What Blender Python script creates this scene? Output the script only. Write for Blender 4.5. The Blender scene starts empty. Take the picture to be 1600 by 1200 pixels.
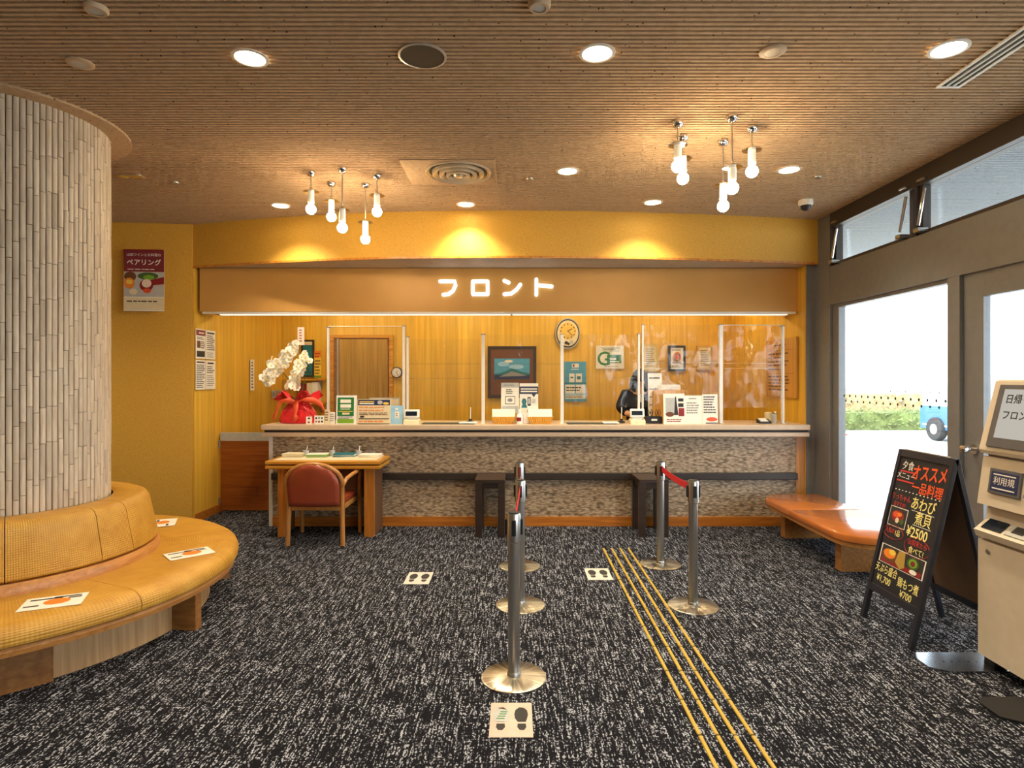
import bpy, bmesh, math, random
from mathutils import Vector, Matrix, noise as mnoise
random.seed(7)
PI = math.pi
sc = bpy.context.scene
C = sc.collection

# ------------------------------------------------------------------ camera
HCAM, FPX, CX, CY = 1.55, 940.0, 805.0, 590.0
cam_d = bpy.data.cameras.new('camera'); cam = bpy.data.objects.new('camera', cam_d); C.objects.link(cam)
cam.location = (0, 0, HCAM); cam.rotation_euler = (PI/2, 0, 0)
cam_d.sensor_width = 36; cam_d.lens = FPX/1600*36
cam_d.shift_x = -(CX-800)/1600; cam_d.shift_y = -(600-CY)/1600
cam_d.clip_end = 300
sc.camera = cam
sc.view_settings.view_transform = 'Standard'
sc.view_settings.look = 'None'
sc.view_settings.gamma = 1
sc.view_settings.use_curve_mapping = False
sc.view_settings.exposure = 0.75
# ------------------------------------------------------------------ sky and sun
w = bpy.data.worlds.new('sky'); sc.world = w; w.use_nodes = True
bg = w.node_tree.nodes['Background']
bg.inputs[0].default_value = (0.86, 0.93, 1.0, 1); bg.inputs[1].default_value = 4.0
sun_d = bpy.data.lights.new('sun', 'SUN'); sun = bpy.data.objects.new('sun', sun_d); C.objects.link(sun)
sun_d.energy = 4.0; sun_d.angle = 0.01; sun_d.color = (1, .95, .86)
sun.rotation_euler = (math.radians(20), math.radians(-48), 0)

def at(px, py, Y):
    return Vector(((px-CX)*Y/FPX, Y, HCAM-(py-CY)*Y/FPX))
def xat(px, Y): return (px-CX)*Y/FPX
def zat(py, Y): return HCAM-(py-CY)*Y/FPX

# ------------------------------------------------------------------ materials
def lin(c):
    if isinstance(c, str):
        c = [int(c[i:i+2], 16)/255 for i in (0, 2, 4)]
        c = [x/12.92 if x <= .04045 else ((x+.055)/1.055)**2.4 for x in c]
    return tuple(c)
MATS = {}
def newmat(name):
    m = bpy.data.materials.new(name); m.use_nodes = True
    nt = m.node_tree; b = nt.nodes['Principled BSDF']
    MATS[name] = m
    return m, nt, b
def N(nt, typ, **kw):
    n = nt.nodes.new(typ)
    for k, v in kw.items():
        if k.startswith('i_'): n.inputs[k[2:].replace('_', ' ')].default_value = v
        else: setattr(n, k, v)
    return n
def ramp(nt, src, stops):
    r = nt.nodes.new('ShaderNodeValToRGB')
    el = r.color_ramp.elements
    while len(el) < len(stops): el.new(.5)
    for e, (p, c) in zip(el, stops):
        e.position = p; e.color = (*c[:3], 1)
    nt.links.new(src, r.inputs[0]); return r
def objcoord(nt, scale=(1, 1, 1)):
    t = nt.nodes.new('ShaderNodeTexCoord'); mp = nt.nodes.new('ShaderNodeMapping')
    mp.inputs['Scale'].default_value = scale
    nt.links.new(t.outputs['Object'], mp.inputs['Vector']); return mp.outputs[0]
def M(name, col, rough=.5, metal=0.0, var=.07, scale=(18, 18, 18), bump=0.0, spec=.5, emit=None, es=0, alpha=1, coat=0):
    m, nt, b = newmat(name); c = lin(col)
    v = objcoord(nt, scale)
    n = N(nt, 'ShaderNodeTexNoise', i_Scale=1.0, i_Detail=3.0); nt.links.new(v, n.inputs['Vector'])
    r = ramp(nt, n.outputs['Fac'], [(.3, [x*(1-var) for x in c]), (.7, [min(1, x*(1+var)) for x in c])])
    nt.links.new(r.outputs[0], b.inputs['Base Color'])
    b.inputs['Roughness'].default_value = rough; b.inputs['Metallic'].default_value = metal
    b.inputs['Specular IOR Level'].default_value = spec
    b.inputs['Coat Weight'].default_value = coat
    if bump:
        bp = N(nt, 'ShaderNodeBump', i_Strength=bump, i_Distance=.004)
        nt.links.new(n.outputs['Fac'], bp.inputs['Height']); nt.links.new(bp.outputs[0], b.inputs['Normal'])
    if emit:
        b.inputs['Emission Color'].default_value = (*lin(emit), 1); b.inputs['Emission Strength'].default_value = es
    return m
def wood(name, c1, c2, axis='z', rough=.35, fine=60, coarse=2.2, rnd=.25, coat=.2):
    m, nt, b = newmat(name)
    s = {'x': (coarse, fine, fine), 'y': (fine, coarse, fine), 'z': (fine, fine, coarse)}[axis]
    v = objcoord(nt, s)
    oi = N(nt, 'ShaderNodeObjectInfo')
    add = N(nt, 'ShaderNodeVectorMath', operation='ADD'); nt.links.new(v, add.inputs[0])
    mul = N(nt, 'ShaderNodeMath', operation='MULTIPLY'); mul.inputs[1].default_value = 37.0
    nt.links.new(oi.outputs['Random'], mul.inputs[0]); nt.links.new(mul.outputs[0], add.inputs[1])
    n = N(nt, 'ShaderNodeTexNoise', i_Scale=1.0, i_Detail=5.0, i_Distortion=.6); nt.links.new(add.outputs[0], n.inputs['Vector'])
    r = ramp(nt, n.outputs['Fac'], [(.28, lin(c2)), (.68, lin(c1))])
    hs = N(nt, 'ShaderNodeHueSaturation'); nt.links.new(r.outputs[0], hs.inputs['Color'])
    mr = N(nt, 'ShaderNodeMapRange'); mr.inputs['To Min'].default_value = 1-rnd/2; mr.inputs['To Max'].default_value = 1+rnd/2
    nt.links.new(oi.outputs['Random'], mr.inputs['Value']); nt.links.new(mr.outputs[0], hs.inputs['Value'])
    nt.links.new(hs.outputs[0], b.inputs['Base Color'])
    b.inputs['Roughness'].default_value = rough; b.inputs['Coat Weight'].default_value = coat
    b.inputs['Coat Roughness'].default_value = .25
    return m
def emis(name, col, s):
    m, nt, b = newmat(name)
    nt.nodes.remove(b); e = N(nt, 'ShaderNodeEmission'); e.inputs[0].default_value = (*lin(col), 1); e.inputs[1].default_value = s
    nt.links.new(e.outputs[0], nt.nodes['Material Output'].inputs[0]); return m
def clear(name, tint, refl=.06, rough=.02, fres=True, veil=0):
    m, nt, b = newmat(name); nt.nodes.remove(b)
    t = N(nt, 'ShaderNodeBsdfTransparent'); t.inputs[0].default_value = (*tint, 1)
    g = N(nt, 'ShaderNodeBsdfGlossy', i_Roughness=rough)
    mx = N(nt, 'ShaderNodeMixShader'); mx.inputs[0].default_value = refl
    if fres:
        f = N(nt, 'ShaderNodeLayerWeight'); pw = N(nt, 'ShaderNodeMath', operation='POWER'); pw.inputs[1].default_value = 4.0
        ml = N(nt, 'ShaderNodeMath', operation='MULTIPLY_ADD'); ml.inputs[1].default_value = .45; ml.inputs[2].default_value = refl*.7
        nt.links.new(f.outputs['Facing'], pw.inputs[0]); nt.links.new(pw.outputs[0], ml.inputs[0]); nt.links.new(ml.outputs[0], mx.inputs[0])
    nt.links.new(t.outputs[0], mx.inputs[1]); nt.links.new(g.outputs[0], mx.inputs[2])
    out = mx
    if veil:
        d = N(nt, 'ShaderNodeBsdfDiffuse'); d.inputs[0].default_value = (.8, .8, .8, 1)
        m2 = N(nt, 'ShaderNodeMixShader'); m2.inputs[0].default_value = veil
        nt.links.new(mx.outputs[0], m2.inputs[1]); nt.links.new(d.outputs[0], m2.inputs[2]); out = m2
    nt.links.new(out.outputs[0], nt.nodes['Material Output'].inputs[0]); return m

def carpet():
    m, nt, b = newmat('carpet'); L = nt.links.new
    v = objcoord(nt, (1, 1, 1))
    jit = N(nt, 'ShaderNodeTexNoise', i_Scale=60.0, i_Detail=1.0); L(v, jit.inputs['Vector'])
    sub = N(nt, 'ShaderNodeVectorMath', operation='SUBTRACT'); L(jit.outputs['Color'], sub.inputs[0]); sub.inputs[1].default_value = (.5, .5, .5)
    sc_ = N(nt, 'ShaderNodeVectorMath', operation='SCALE'); sc_.inputs['Scale'].default_value = .006; L(sub.outputs[0], sc_.inputs[0])
    ad = N(nt, 'ShaderNodeVectorMath', operation='ADD'); L(v, ad.inputs[0]); L(sc_.outputs[0], ad.inputs[1])
    sn = N(nt, 'ShaderNodeVectorMath', operation='SNAP'); sn.inputs[1].default_value = (.0052, .0085, 1); L(ad.outputs[0], sn.inputs[0])
    wn = N(nt, 'ShaderNodeTexWhiteNoise', noise_dimensions='2D'); L(sn.outputs[0], wn.inputs['Vector'])
    # long slubs running away from the viewer, shorter ones across
    mp = N(nt, 'ShaderNodeMapping'); mp.inputs['Scale'].default_value = (105, 7, 1); L(ad.outputs[0], mp.inputs['Vector'])
    sl = N(nt, 'ShaderNodeTexNoise', i_Scale=1.0, i_Detail=2.0, i_Distortion=.3); L(mp.outputs[0], sl.inputs['Vector'])
    mp2 = N(nt, 'ShaderNodeMapping'); mp2.inputs['Scale'].default_value = (11, 100, 1); L(ad.outputs[0], mp2.inputs['Vector'])
    sl2 = N(nt, 'ShaderNodeTexNoise', i_Scale=1.0, i_Detail=2.0); L(mp2.outputs[0], sl2.inputs['Vector'])
    a = N(nt, 'ShaderNodeMath', operation='MULTIPLY_ADD'); L(sl.outputs['Fac'], a.inputs[0]); a.inputs[1].default_value = 2.3; L(wn.outputs['Value'], a.inputs[2])
    a2 = N(nt, 'ShaderNodeMath', operation='MULTIPLY_ADD'); L(sl2.outputs['Fac'], a2.inputs[0]); a2.inputs[1].default_value = .8; L(a.outputs[0], a2.inputs[2])
    sc2 = N(nt, 'ShaderNodeMath', operation='MULTIPLY_ADD'); L(a2.outputs[0], sc2.inputs[0]); sc2.inputs[1].default_value = 1/1.6; sc2.inputs[2].default_value = -.78
    r = ramp(nt, sc2.outputs[0], [(.61, lin('131318')), (.70, lin('43434b')), (.84, lin('a9adb8'))])
    L(r.outputs[0], b.inputs['Base Color']); b.inputs['Roughness'].default_value = .95; b.inputs['Specular IOR Level'].default_value = .12
    bp = N(nt, 'ShaderNodeBump', i_Strength=.5, i_Distance=.004); L(a2.outputs[0], bp.inputs['Height']); L(bp.outputs[0], b.inputs['Normal'])
    return m
carpet()
def wallpaper(name, c, c2):
    m, nt, b = newmat(name); L = nt.links.new
    v = objcoord(nt, (1, 1, 1))
    n = N(nt, 'ShaderNodeTexNoise', i_Scale=170.0, i_Detail=2.0); L(v, n.inputs['Vector'])
    r = ramp(nt, n.outputs['Fac'], [(.35, lin(c2)), (.65, lin(c))]); L(r.outputs[0], b.inputs['Base Color'])
    b.inputs['Roughness'].default_value = .55; b.inputs['Specular IOR Level'].default_value = .35
    bp = N(nt, 'ShaderNodeBump', i_Strength=.35, i_Distance=.003); L(n.outputs['Fac'], bp.inputs['Height']); L(bp.outputs[0], b.inputs['Normal'])
    return m
wallpaper('gold_paper', 'e2b24e', 'cb9a38')
def ceiling_mat(name, c, c2):
    m, nt, b = newmat(name); L = nt.links.new
    v = objcoord(nt, (1, 1, 1))
    vo = N(nt, 'ShaderNodeTexVoronoi', i_Scale=24.0); L(v, vo.inputs['Vector'])
    n = N(nt, 'ShaderNodeTexNoise', i_Scale=30.0); L(v, n.inputs['Vector'])
    r = ramp(nt, vo.outputs['Distance'], [(.07, lin('4a3526')), (.13, (1, 1, 1))])
    r2 = ramp(nt, n.outputs['Fac'], [(.3, lin(c2)), (.7, lin(c))])
    mx = N(nt, 'ShaderNodeMix', data_type='RGBA', blend_type='MULTIPLY'); mx.inputs[0].default_value = 1
    L(r2.outputs[0], mx.inputs[6]); L(r.outputs[0], mx.inputs[7]); L(mx.outputs[2], b.inputs['Base Color'])
    b.inputs['Roughness'].default_value = .9; b.inputs['Specular IOR Level'].default_value = .15
    return m
ceiling_mat('ceiling_board', 'c4a888', 'b69a7a')
ceiling_mat('soffit_board', 'a0a6ac', '949aa0')
def counter_cloth():
    m, nt, b = newmat('counter_cloth'); L = nt.links.new
    v = objcoord(nt, (24, 1, 62))
    n = N(nt, 'ShaderNodeTexNoise', i_Scale=1.3, i_Detail=1.0); L(v, n.inputs['Vector'])
    mx0 = N(nt, 'ShaderNodeMix', data_type='RGBA'); mx0.inputs[0].default_value = .35; L(v, mx0.inputs[6]); L(n.outputs['Color'], mx0.inputs[7])
    vo = N(nt, 'ShaderNodeTexVoronoi', i_Scale=1.6, feature='SMOOTH_F1'); L(mx0.outputs[2], vo.inputs['Vector'])
    r = ramp(nt, vo.outputs['Distance'], [(.12, lin('c4af94')), (.42, lin('a08a70')), (.7, lin('6a5844'))])
    L(r.outputs[0], b.inputs['Base Color']); b.inputs['Roughness'].default_value = .5
    bp = N(nt, 'ShaderNodeBump', i_Strength=.6, i_Distance=.006, invert=True); L(vo.outputs['Distance'], bp.inputs['Height']); L(bp.outputs[0], b.inputs['Normal'])
counter_cloth()
def woven_vinyl(name, c, c2, rough=.36):
    m, nt, b = newmat(name); L = nt.links.new
    v = objcoord(nt, (1, 1, 1)); sp = N(nt, 'ShaderNodeSeparateXYZ'); L(v, sp.inputs[0])
    def mth(op, a, c_=None):
        n_ = N(nt, 'ShaderNodeMath', operation=op)
        for i, q in enumerate((a, c_)):
            if q is None: continue
            if isinstance(q, (int, float)): n_.inputs[i].default_value = q
            else: L(q, n_.inputs[i])
        return n_.outputs[0]
    ang = mth('ARCTAN2', sp.outputs[1], sp.outputs[0])
    rr = mth('SQRT', mth('ADD', mth('MULTIPLY', sp.outputs[0], sp.outputs[0]), mth('MULTIPLY', sp.outputs[1], sp.outputs[1])))
    u = mth('MULTIPLY', ang, 2*PI*36); w_ = mth('MULTIPLY', mth('SUBTRACT', sp.outputs[2], rr), 2*PI/.03)
    hgt = mth('MULTIPLY', mth('SINE', mth('ADD', u, w_)), mth('SINE', mth('SUBTRACT', u, w_)))
    n = N(nt, 'ShaderNodeTexNoise', i_Scale=9.0); L(v, n.inputs['Vector'])
    r = ramp(nt, n.outputs['Fac'], [(.3, lin(c2)), (.7, lin(c))]); L(r.outputs[0], b.inputs['Base Color'])
    b.inputs['Roughness'].default_value = rough
    bp = N(nt, 'ShaderNodeBump', i_Strength=.45, i_Distance=.003); L(hgt, bp.inputs['Height']); L(bp.outputs[0], b.inputs['Normal'])
woven_vinyl('bench_vinyl', 'cf9c3e', 'bf8a2e')
def brushed_disc():
    m, nt, b = newmat('brushed_disc'); L = nt.links.new
    t = nt.nodes.new('ShaderNodeTexCoord'); sp = N(nt, 'ShaderNodeSeparateXYZ'); L(t.outputs['Object'], sp.inputs[0])
    a = N(nt, 'ShaderNodeMath', operation='ARCTAN2'); L(sp.outputs[1], a.inputs[0]); L(sp.outputs[0], a.inputs[1])
    n = N(nt, 'ShaderNodeTexNoise', noise_dimensions='1D', i_Scale=7.0, i_Detail=3.0); L(a.outputs[0], n.inputs['W'])
    r = ramp(nt, n.outputs['Fac'], [(.25, lin('8d8678')), (.75, lin('e8e2d4'))]); L(r.outputs[0], b.inputs['Base Color'])
    b.inputs['Metallic'].default_value = 1; b.inputs['Roughness'].default_value = .28; b.inputs['Anisotropic'].default_value = .8
    tg = N(nt, 'ShaderNodeTangent', direction_type='RADIAL', axis='Z'); L(tg.outputs[0], b.inputs['Tangent'])
brushed_disc()

wood('veneer', 'efc24a', 'd6a434', 'z', .42, 22, .8, .16, .08)
wood('office_door', 'bd9440', '9c7428', 'z', .4, 30, 1.0, .1)
wood('veneer_jamb', 'd2903a', 'a86a1e', 'z', .35, 30, 1.0, .1)
wood('oak_orange', 'c77d2c', '9a5616', 'x', .35, 40, 2.0, .1)
wood('oak_orange_v', 'c9812f', '9c5818', 'z', .35, 40, 2.0, .1)
wood('desk_wood', 'e0a23c', 'b9781e', 'x', .25, 40, 1.5, .1)
wood('plinth_oak', 'cfa878', 'ab8354', 'z', .5, 40, 2.0, .1)
wood('plinth_brown', '9c6a34', '7c4f22', 'x', .5, 30, 2.0, .1)
wood('gate_wood', 'a0561a', '7c3d0e', 'x', .35, 25, 1.5, .1)
wood('chair_wood', 'c58a48', '9c6428', 'z', .35, 50, 3.0, .1)
wood('bench_rim', 'c88c4a', 'a66c30', 'y', .4, 40, 2.0, .1)
wood('stool_wood', '3a2a20', '261a14', 'x', .35, 40, 2.0, .1)
wood('board_plaque', 'dca85a', 'c48e40', 'z', .4, 30, 1.0, .1)
M('bronze_fascia', 'cb9a52', .42, .12, .04, (3, 3, 3))
M('grey_soffit', 'bcae9c', .6)
M('laminate', 'cdb59a', .3, 0, .05)
M('dark_gap', '2a211b', .6)
M('steel', 'b9b7b2', .3, 1, .04)
M('chrome', 'd8d8d8', .08, 1, .02)
M('alu', 'c4c0b8', .35, .6, .03)
M('white_alu', 'e4e0d8', .35, .1, .03)
M('frame_brown', '7e7f82', .42, .3, .05)
M('frame_dark', '3d342e', .45, .2, .05)
M('brown_cloth', '6a4526', .85)
M('dark_rail', '2e2520', .45)
M('black', '16161a', .45)
M('black_matte', '1a1a1d', .8, spec=.2)
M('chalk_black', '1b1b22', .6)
M('navy_edge', '20222e', .4)
M('board_back', '7a5c44', .7)
M('white_paper', 'f0ece0', .7, 0, .02)
M('cream', 'e2d4b0', .6, 0, .04)
M('white', 'f2efe8', .5, 0, .02)
M('floor_sheet', 'cfc9c0', .6)
M('floor_pink', 'd2b8a8', .6)
M('pale_pink', 'ecd9c8', .55, 0, .03)
M('red_belt', 'd8222c', .55)
M('red_wrap', 'd8262c', .32, 0, .15, (30, 30, 30), .3)
M('dark_red', '8c1c22', .5)
M('red_orange', 'e0562e', .5)
M('maroon', '7c2430', .5)
M('leaf_green', '3f5c2c', .4)
M('green', '1e7a3c', .5)
M('lime', '7aa82c', .5)
M('teal', '1c7480', .5)
M('sky_blue', '4aa0c8', .5)
M('pale_blue', '9cccea', .5)
M('navy', '22305a', .5)
M('grey', '8c8c8c', .6)
M('light_grey', 'b8b8b4', .6)
M('ink', '2c2a28', .7)
M('orange', 'e8862c', .5)
M('yellow', 'f0cc4a', .5)
M('gold_leaf', 'd8b45c', .35, .5)
M('brown', '6c4024', .6)
M('chalk_white', 'f2efe6', .9)
M('chalk_yellow', 'f6ec96', .9)
M('chalk_orange', 'e85a28', .9)
M('chalk_red', 'c8403c', .9)
M('guide_yellow', 'bd9d3c', .45, 0, .08)
M('chair_leather', '98442a', .33, 0, .08, (8, 8, 8), .1)
M('bench_leather', 'b4682e', .2, 0, .06, (8, 8, 8), coat=.4)
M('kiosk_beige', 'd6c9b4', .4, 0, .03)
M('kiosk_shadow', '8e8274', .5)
M('lcd', '1c2430', .15)
M('screen_frame', '5c5c60', .4)
M('column_core', '6e6252', .8)
M('petal', 'fbf6e4', .5, 0, .03)
M('basket', 'e0a844', .6, 0, .15, (120, 120, 20))
M('skin', 'd8a684', .5)
M('hair', '121013', .7, spec=.15)
M('suit', '1d1f25', 1.0, spec=.05)
M('asphalt', 'cfccc4', .9, 0, .05, (2, 2, 2))
M('hedge', '6c7a44', .7, 0, .4, (4, 4, 4))
M('hedge_dry', 'b09a70', .7, 0, .3, (4, 4, 4))
M('van_blue', '4a76a8', .3, .2)
M('glare_glass', 'd4dee6', .1, .3)  # bright outdoor reflection on the van windows, put into the base colour
M('tyre', '2a2a2c', .7)
M('cone_red', 'e04a2c', .5)
M('bldg', 'd8d8da', .8)
M('speaker_cloth', '4c3e2c', .8)
M('vent_beige', 'c4aa8a', .5)
M('diffuser_metal', 'c8b8a0', .35, .3)
M('metal_plate', 'a4a8ae', .25, 1)
M('plain_wall', 'c9b48c', .8)
M('mat_green', '2f3a34', .7)
clear('glass', (.93, .96, .97), .05)
clear('vinyl', (.965, .965, .955), .05, .06, veil=.02)
clear('acrylic', (.9, .92, .92), .07, .05, veil=.05)
emis('lamp_warm', 'ffe6b4', 22)
emis('bulb_glow', 'ffe0b0', 80)
emis('strip_glow', 'fff0d8', .8)
emis('tube_glow', 'ffe6b0', 32)
emis('sign_white', 'ffffff', 1.2)
emis('kiosk_screen', 'd8d2c4', .45)

# ------------------------------------------------------------------ mesh helpers
class B:
    def __init__(s): s.bm = bmesh.new()
    def box(s, x0, y0, z0, x1, y1, z1, bev=0, rot=None, piv=None):
        r = bmesh.ops.create_cube(s.bm, size=1)
        vs = r['verts']
        bmesh.ops.scale(s.bm, vec=(x1-x0, y1-y0, z1-z0), verts=vs)
        bmesh.ops.translate(s.bm, vec=((x0+x1)/2, (y0+y1)/2, (z0+z1)/2), verts=vs)
        if bev:
            es = list({e for v in vs for e in v.link_edges})
            g = bmesh.ops.bevel(s.bm, geom=es, offset=bev, segments=2, affect='EDGES', profile=.6)
            vs = [v for v in g['verts']]
        if rot is not None:
            bmesh.ops.rotate(s.bm, cent=piv or (0, 0, 0), matrix=rot, verts=list({v for v in vs if v.is_valid}))
        return s
    def quad(s, *p):
        s.bm.faces.new([s.bm.verts.new(q) for q in p]); return s
    def lathe(s, prof, n=24, c=(0, 0, 0), a0=0, a1=2*PI, caps=True):
        full = abs(a1-a0-2*PI) < 1e-6
        k = n if full else n+1
        rings = []
        for i in range(k):
            a = a0+(a1-a0)*i/n
            rings.append([s.bm.verts.new((c[0]+r*math.cos(a), c[1]+r*math.sin(a), c[2]+z)) for r, z in prof])
        for i in range(n):
            A, D = rings[i], rings[(i+1) % k]
            for j in range(len(prof)-1):
                try: s.bm.faces.new((A[j], D[j], D[j+1], A[j+1]))
                except ValueError: pass
        if not full and caps:
            s.bm.faces.new(rings[0]); s.bm.faces.new(rings[-1][::-1])
        return s
    def disc(s, r, z, n=24, c=(0, 0), flip=False, rx=None):
        vs = [s.bm.verts.new((c[0]+r*math.cos(2*PI*i/n), c[1]+(rx or r)*math.sin(2*PI*i/n), z)) for i in range(n)]
        s.bm.faces.new(vs[::-1] if flip else vs); return s
    def cyl(s, p0, p1, r0, r1=None, n=12):
        return s.tube([p0, p1], [r0, r0 if r1 is None else r1], n)
    def tube(s, pts, rs, n=8, cap=True):
        pts = [Vector(p) for p in pts]
        if not isinstance(rs, (list, tuple)): rs = [rs]*len(pts)
        rings = []; up = None
        for i, p in enumerate(pts):
            d = (pts[min(i+1, len(pts)-1)]-pts[max(i-1, 0)]).normalized()
            if up is None:
                up = Vector((0, 0, 1)) if abs(d.z) < .9 else Vector((1, 0, 0))
            a = d.cross(up)
            if a.length < 1e-4: a = d.orthogonal()
            a.normalize(); b2 = a.cross(d).normalized(); up = b2
            rings.append([s.bm.verts.new(p+rs[i]*(math.cos(2*PI*k/n)*a+math.sin(2*PI*k/n)*b2)) for k in range(n)])
        for i in range(len(pts)-1):
            for k in range(n):
                s.bm.faces.new((rings[i][k], rings[i][(k+1) % n], rings[i+1][(k+1) % n], rings[i+1][k]))
        if cap:
            s.bm.faces.new(rings[0][::-1]); s.bm.faces.new(rings[-1])
        return s
    def prism(s, poly, z0, z1, axis='z'):
        f = {'z': lambda a, b, c: (a, b, c), 'y': lambda a, b, c: (a, c, b), 'x': lambda a, b, c: (c, a, b)}[axis]
        lo = [s.bm.verts.new(f(a, b, z0)) for a, b in poly]; hi = [s.bm.verts.new(f(a, b, z1)) for a, b in poly]
        n = len(poly)
        s.bm.faces.new(lo[::-1]); s.bm.faces.new(hi)
        for i in range(n): s.bm.faces.new((lo[i], lo[(i+1) % n], hi[(i+1) % n], hi[i]))
        return s
    def sphere(s, c, r, u=16, v=10, sc_=(1, 1, 1)):
        g = bmesh.ops.create_uvsphere(s.bm, u_segments=u, v_segments=v, radius=r)
        bmesh.ops.scale(s.bm, vec=sc_, verts=g['verts']); bmesh.ops.translate(s.bm, vec=c, verts=g['verts']); return s
    def xf(s, mat):
        bmesh.ops.transform(s.bm, matrix=mat, verts=s.bm.verts[:]); return s
    def build(s, name, mat, parent=None, smooth=False, loc=None):
        bmesh.ops.recalc_face_normals(s.bm, faces=s.bm.faces[:])
        me = bpy.data.meshes.new(name); s.bm.to_mesh(me); s.bm.free()
        me.materials.append(MATS[mat])
        if smooth:
            for p in me.polygons: p.use_smooth = True
            try: me.set_sharp_from_angle(angle=math.radians(40))
            except Exception: pass
        o = bpy.data.objects.new(name, me); C.objects.link(o)
        if parent: o.parent = parent
        if loc: o.location = loc
        return o
def tag(o, label, cat, group=None):
    o['label'] = label; o['category'] = cat
    if group: o['group'] = group
    return o
def thing(name, label, cat, loc=(0, 0, 0), rz=0, group=None):
    o = bpy.data.objects.new(name, None); C.objects.link(o); o.empty_display_size = .05
    o.location = loc; o.rotation_euler = (0, 0, rz); return tag(o, label, cat, group)
def struct(o):
    o['kind'] = 'structure'; return o
def dup(o, parent=None):
    c = o.copy(); C.objects.link(c); c.parent = parent
    for ch in o.children: dup(ch, c)
    return c
def text(s, size, mat, parent, loc, rot=(PI/2, 0, 0), name='lettering', ext=.0004, align='CENTER', bold=0, sx=1):
    cu = bpy.data.curves.new('t', 'FONT'); cu.body = s; cu.size = size; cu.align_x = align; cu.align_y = 'CENTER'
    cu.extrude = ext; cu.offset = bold; cu.resolution_u = 3
    t = bpy.data.objects.new('t', cu); C.objects.link(t)
    dg = bpy.context.evaluated_depsgraph_get()
    me = bpy.data.meshes.new_from_object(t.evaluated_get(dg)); bpy.data.objects.remove(t); bpy.data.curves.remove(cu)
    me.materials.clear(); me.materials.append(MATS[mat])
    o = bpy.data.objects.new(name, me); C.objects.link(o); o.parent = parent; o.location = loc; o.rotation_euler = rot
    o.scale = (sx, 1, 1); return o
def ellipse(cx, cz, rx, rz, n=16): return [(cx+rx*math.cos(2*PI*i/n), cz+rz*math.sin(2*PI*i/n)) for i in range(n)]
def printed(parent, w, h, items, y=-.0006, depth=.0008, name='print'):
    """items: (mat, kind, args) in 0..1 page units; flat print on a sheet facing -y, base centred at x=0,z=0"""
    by = {}
    for mt, kd, *a in items: by.setdefault(mt, []).append((kd, a))
    for i, (mt, l) in enumerate(by.items()):
        b = B(); yy = y-i*.0005
        for kd, a in l:
            if kd != 'lines': b = B()
            if kd == 'r': b.box((a[0]-.5)*w, yy-depth, a[1]*h, (a[2]-.5)*w, yy, a[3]*h)
            elif kd == 'e': b.prism([((px-.5)*w, pz*h) for px, pz in ellipse(*a)], yy-depth, yy, 'y')
            elif kd == 'p': b.prism([((px-.5)*w, pz*h) for px, pz in a[0]], yy-depth, yy, 'y')
            elif kd == 'lines':   # unreadable rows of small print
                x0, z0, x1, z1, n = a
                for k in range(n):
                    zz = z1-(z1-z0)*(k+.5)/n; t = min((z1-z0)/n*.22, .008/h); x = x0; xe = x1-(x1-x0)*random.uniform(0, .35)
                    while x < xe:
                        wd = random.uniform(.04, .12)*(x1-x0)*1.6; b.box((x-.5)*w, yy-depth, (zz-t)*h, (min(x+wd, xe)-.5)*w, yy, (zz+t)*h); x += wd*1.25
            b.build(name, mt, parent); b = B()
        b.bm.free()
def sheet(name, label, cat, loc, w, h, base, items=(), rz=0, tilt=0, t=.004, frame=None, fw=.02, group=None, curl=0):
    """a flat sheet/board/frame facing -y, standing on loc (bottom centre)"""
    o = thing(name, label, cat, loc, rz, group); o.rotation_euler = (tilt, 0, rz)
    if frame:
        f = B()
        f.box(-w/2, -.012, 0, -w/2+fw, .012, h).box(w/2-fw, -.012, 0, w/2, .012, h)
        f.box(-w/2+fw, -.012, 0, w/2-fw, .012, fw).box(-w/2+fw, -.012, h-fw, w/2-fw, .012, h)
        f.build('frame', frame, o)
        p = B().box(-w/2+fw, -.004, fw, w/2-fw, .006, h-fw).build('panel', base, o)
        pw, ph = w-2*fw, h-2*fw
        e = bpy.data.objects.new('artwork', B().box(-pw/2, -.005, 0, pw/2, -.004, ph).build('x', base).data)
        bpy.data.objects.remove(bpy.data.objects['x']); C.objects.link(e); e.parent = o; e.location = (0, 0, fw)
        printed(e, pw, ph, items, -.005)
    else:
        B().box(-w/2, 0, 0, w/2, t, h).build('sheet', base, o)
        printed(o, w, h, items)
    return o

# ================================================================== THE SETTING
HC = 3.18; XR = 3.13; XL = -6.0; YB = -4.0; YW = 8.45
struct(B().box(XL, YB, -.1, XR+.1, YW+.1, 0).build('floor', 'carpet'))
# ribbed ceiling: grooves run across the room
def ribbed(x0, x1, y0, y1, z, pitch=.036, gap=.018, dep=.035):
    b = B(); bm = b.bm; prof = []; y = y0
    while y < y1:
        prof += [(y, z), (y+pitch-gap, z), (y+pitch-gap*.8, z+dep), (y+pitch-gap*.2, z+dep)]; y += pitch
    A = [bm.verts.new((x0, p, q)) for p, q in prof]; D = [bm.verts.new((x1, p, q)) for p, q in prof]
    for i in range(len(prof)-1): bm.faces.new((A[i], A[i+1], D[i+1], D[i]))
    return b
struct(ribbed(XL, XR+.1, YB, 6.6, HC).build('ceiling', 'ceiling_board'))
def arcY(x): return 5.87+(.0524 if x < -.2 else .0316)*(x+.2)**2
NA = 40; xs = [-3.45+(XR+3.45)*i/NA for i in range(NA+1)]
b = B()
for x0, x1 in zip(xs, xs[1:]):
    y0, y1 = arcY(x0), arcY(x1)
    b.quad((x0, y0, 2.73), (x1, y1, 2.73), (x1, y1, HC+.02), (x0, y0, HC+.02))
wf = struct(b.build('wall_front', 'gold_paper'))
b = B()
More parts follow.
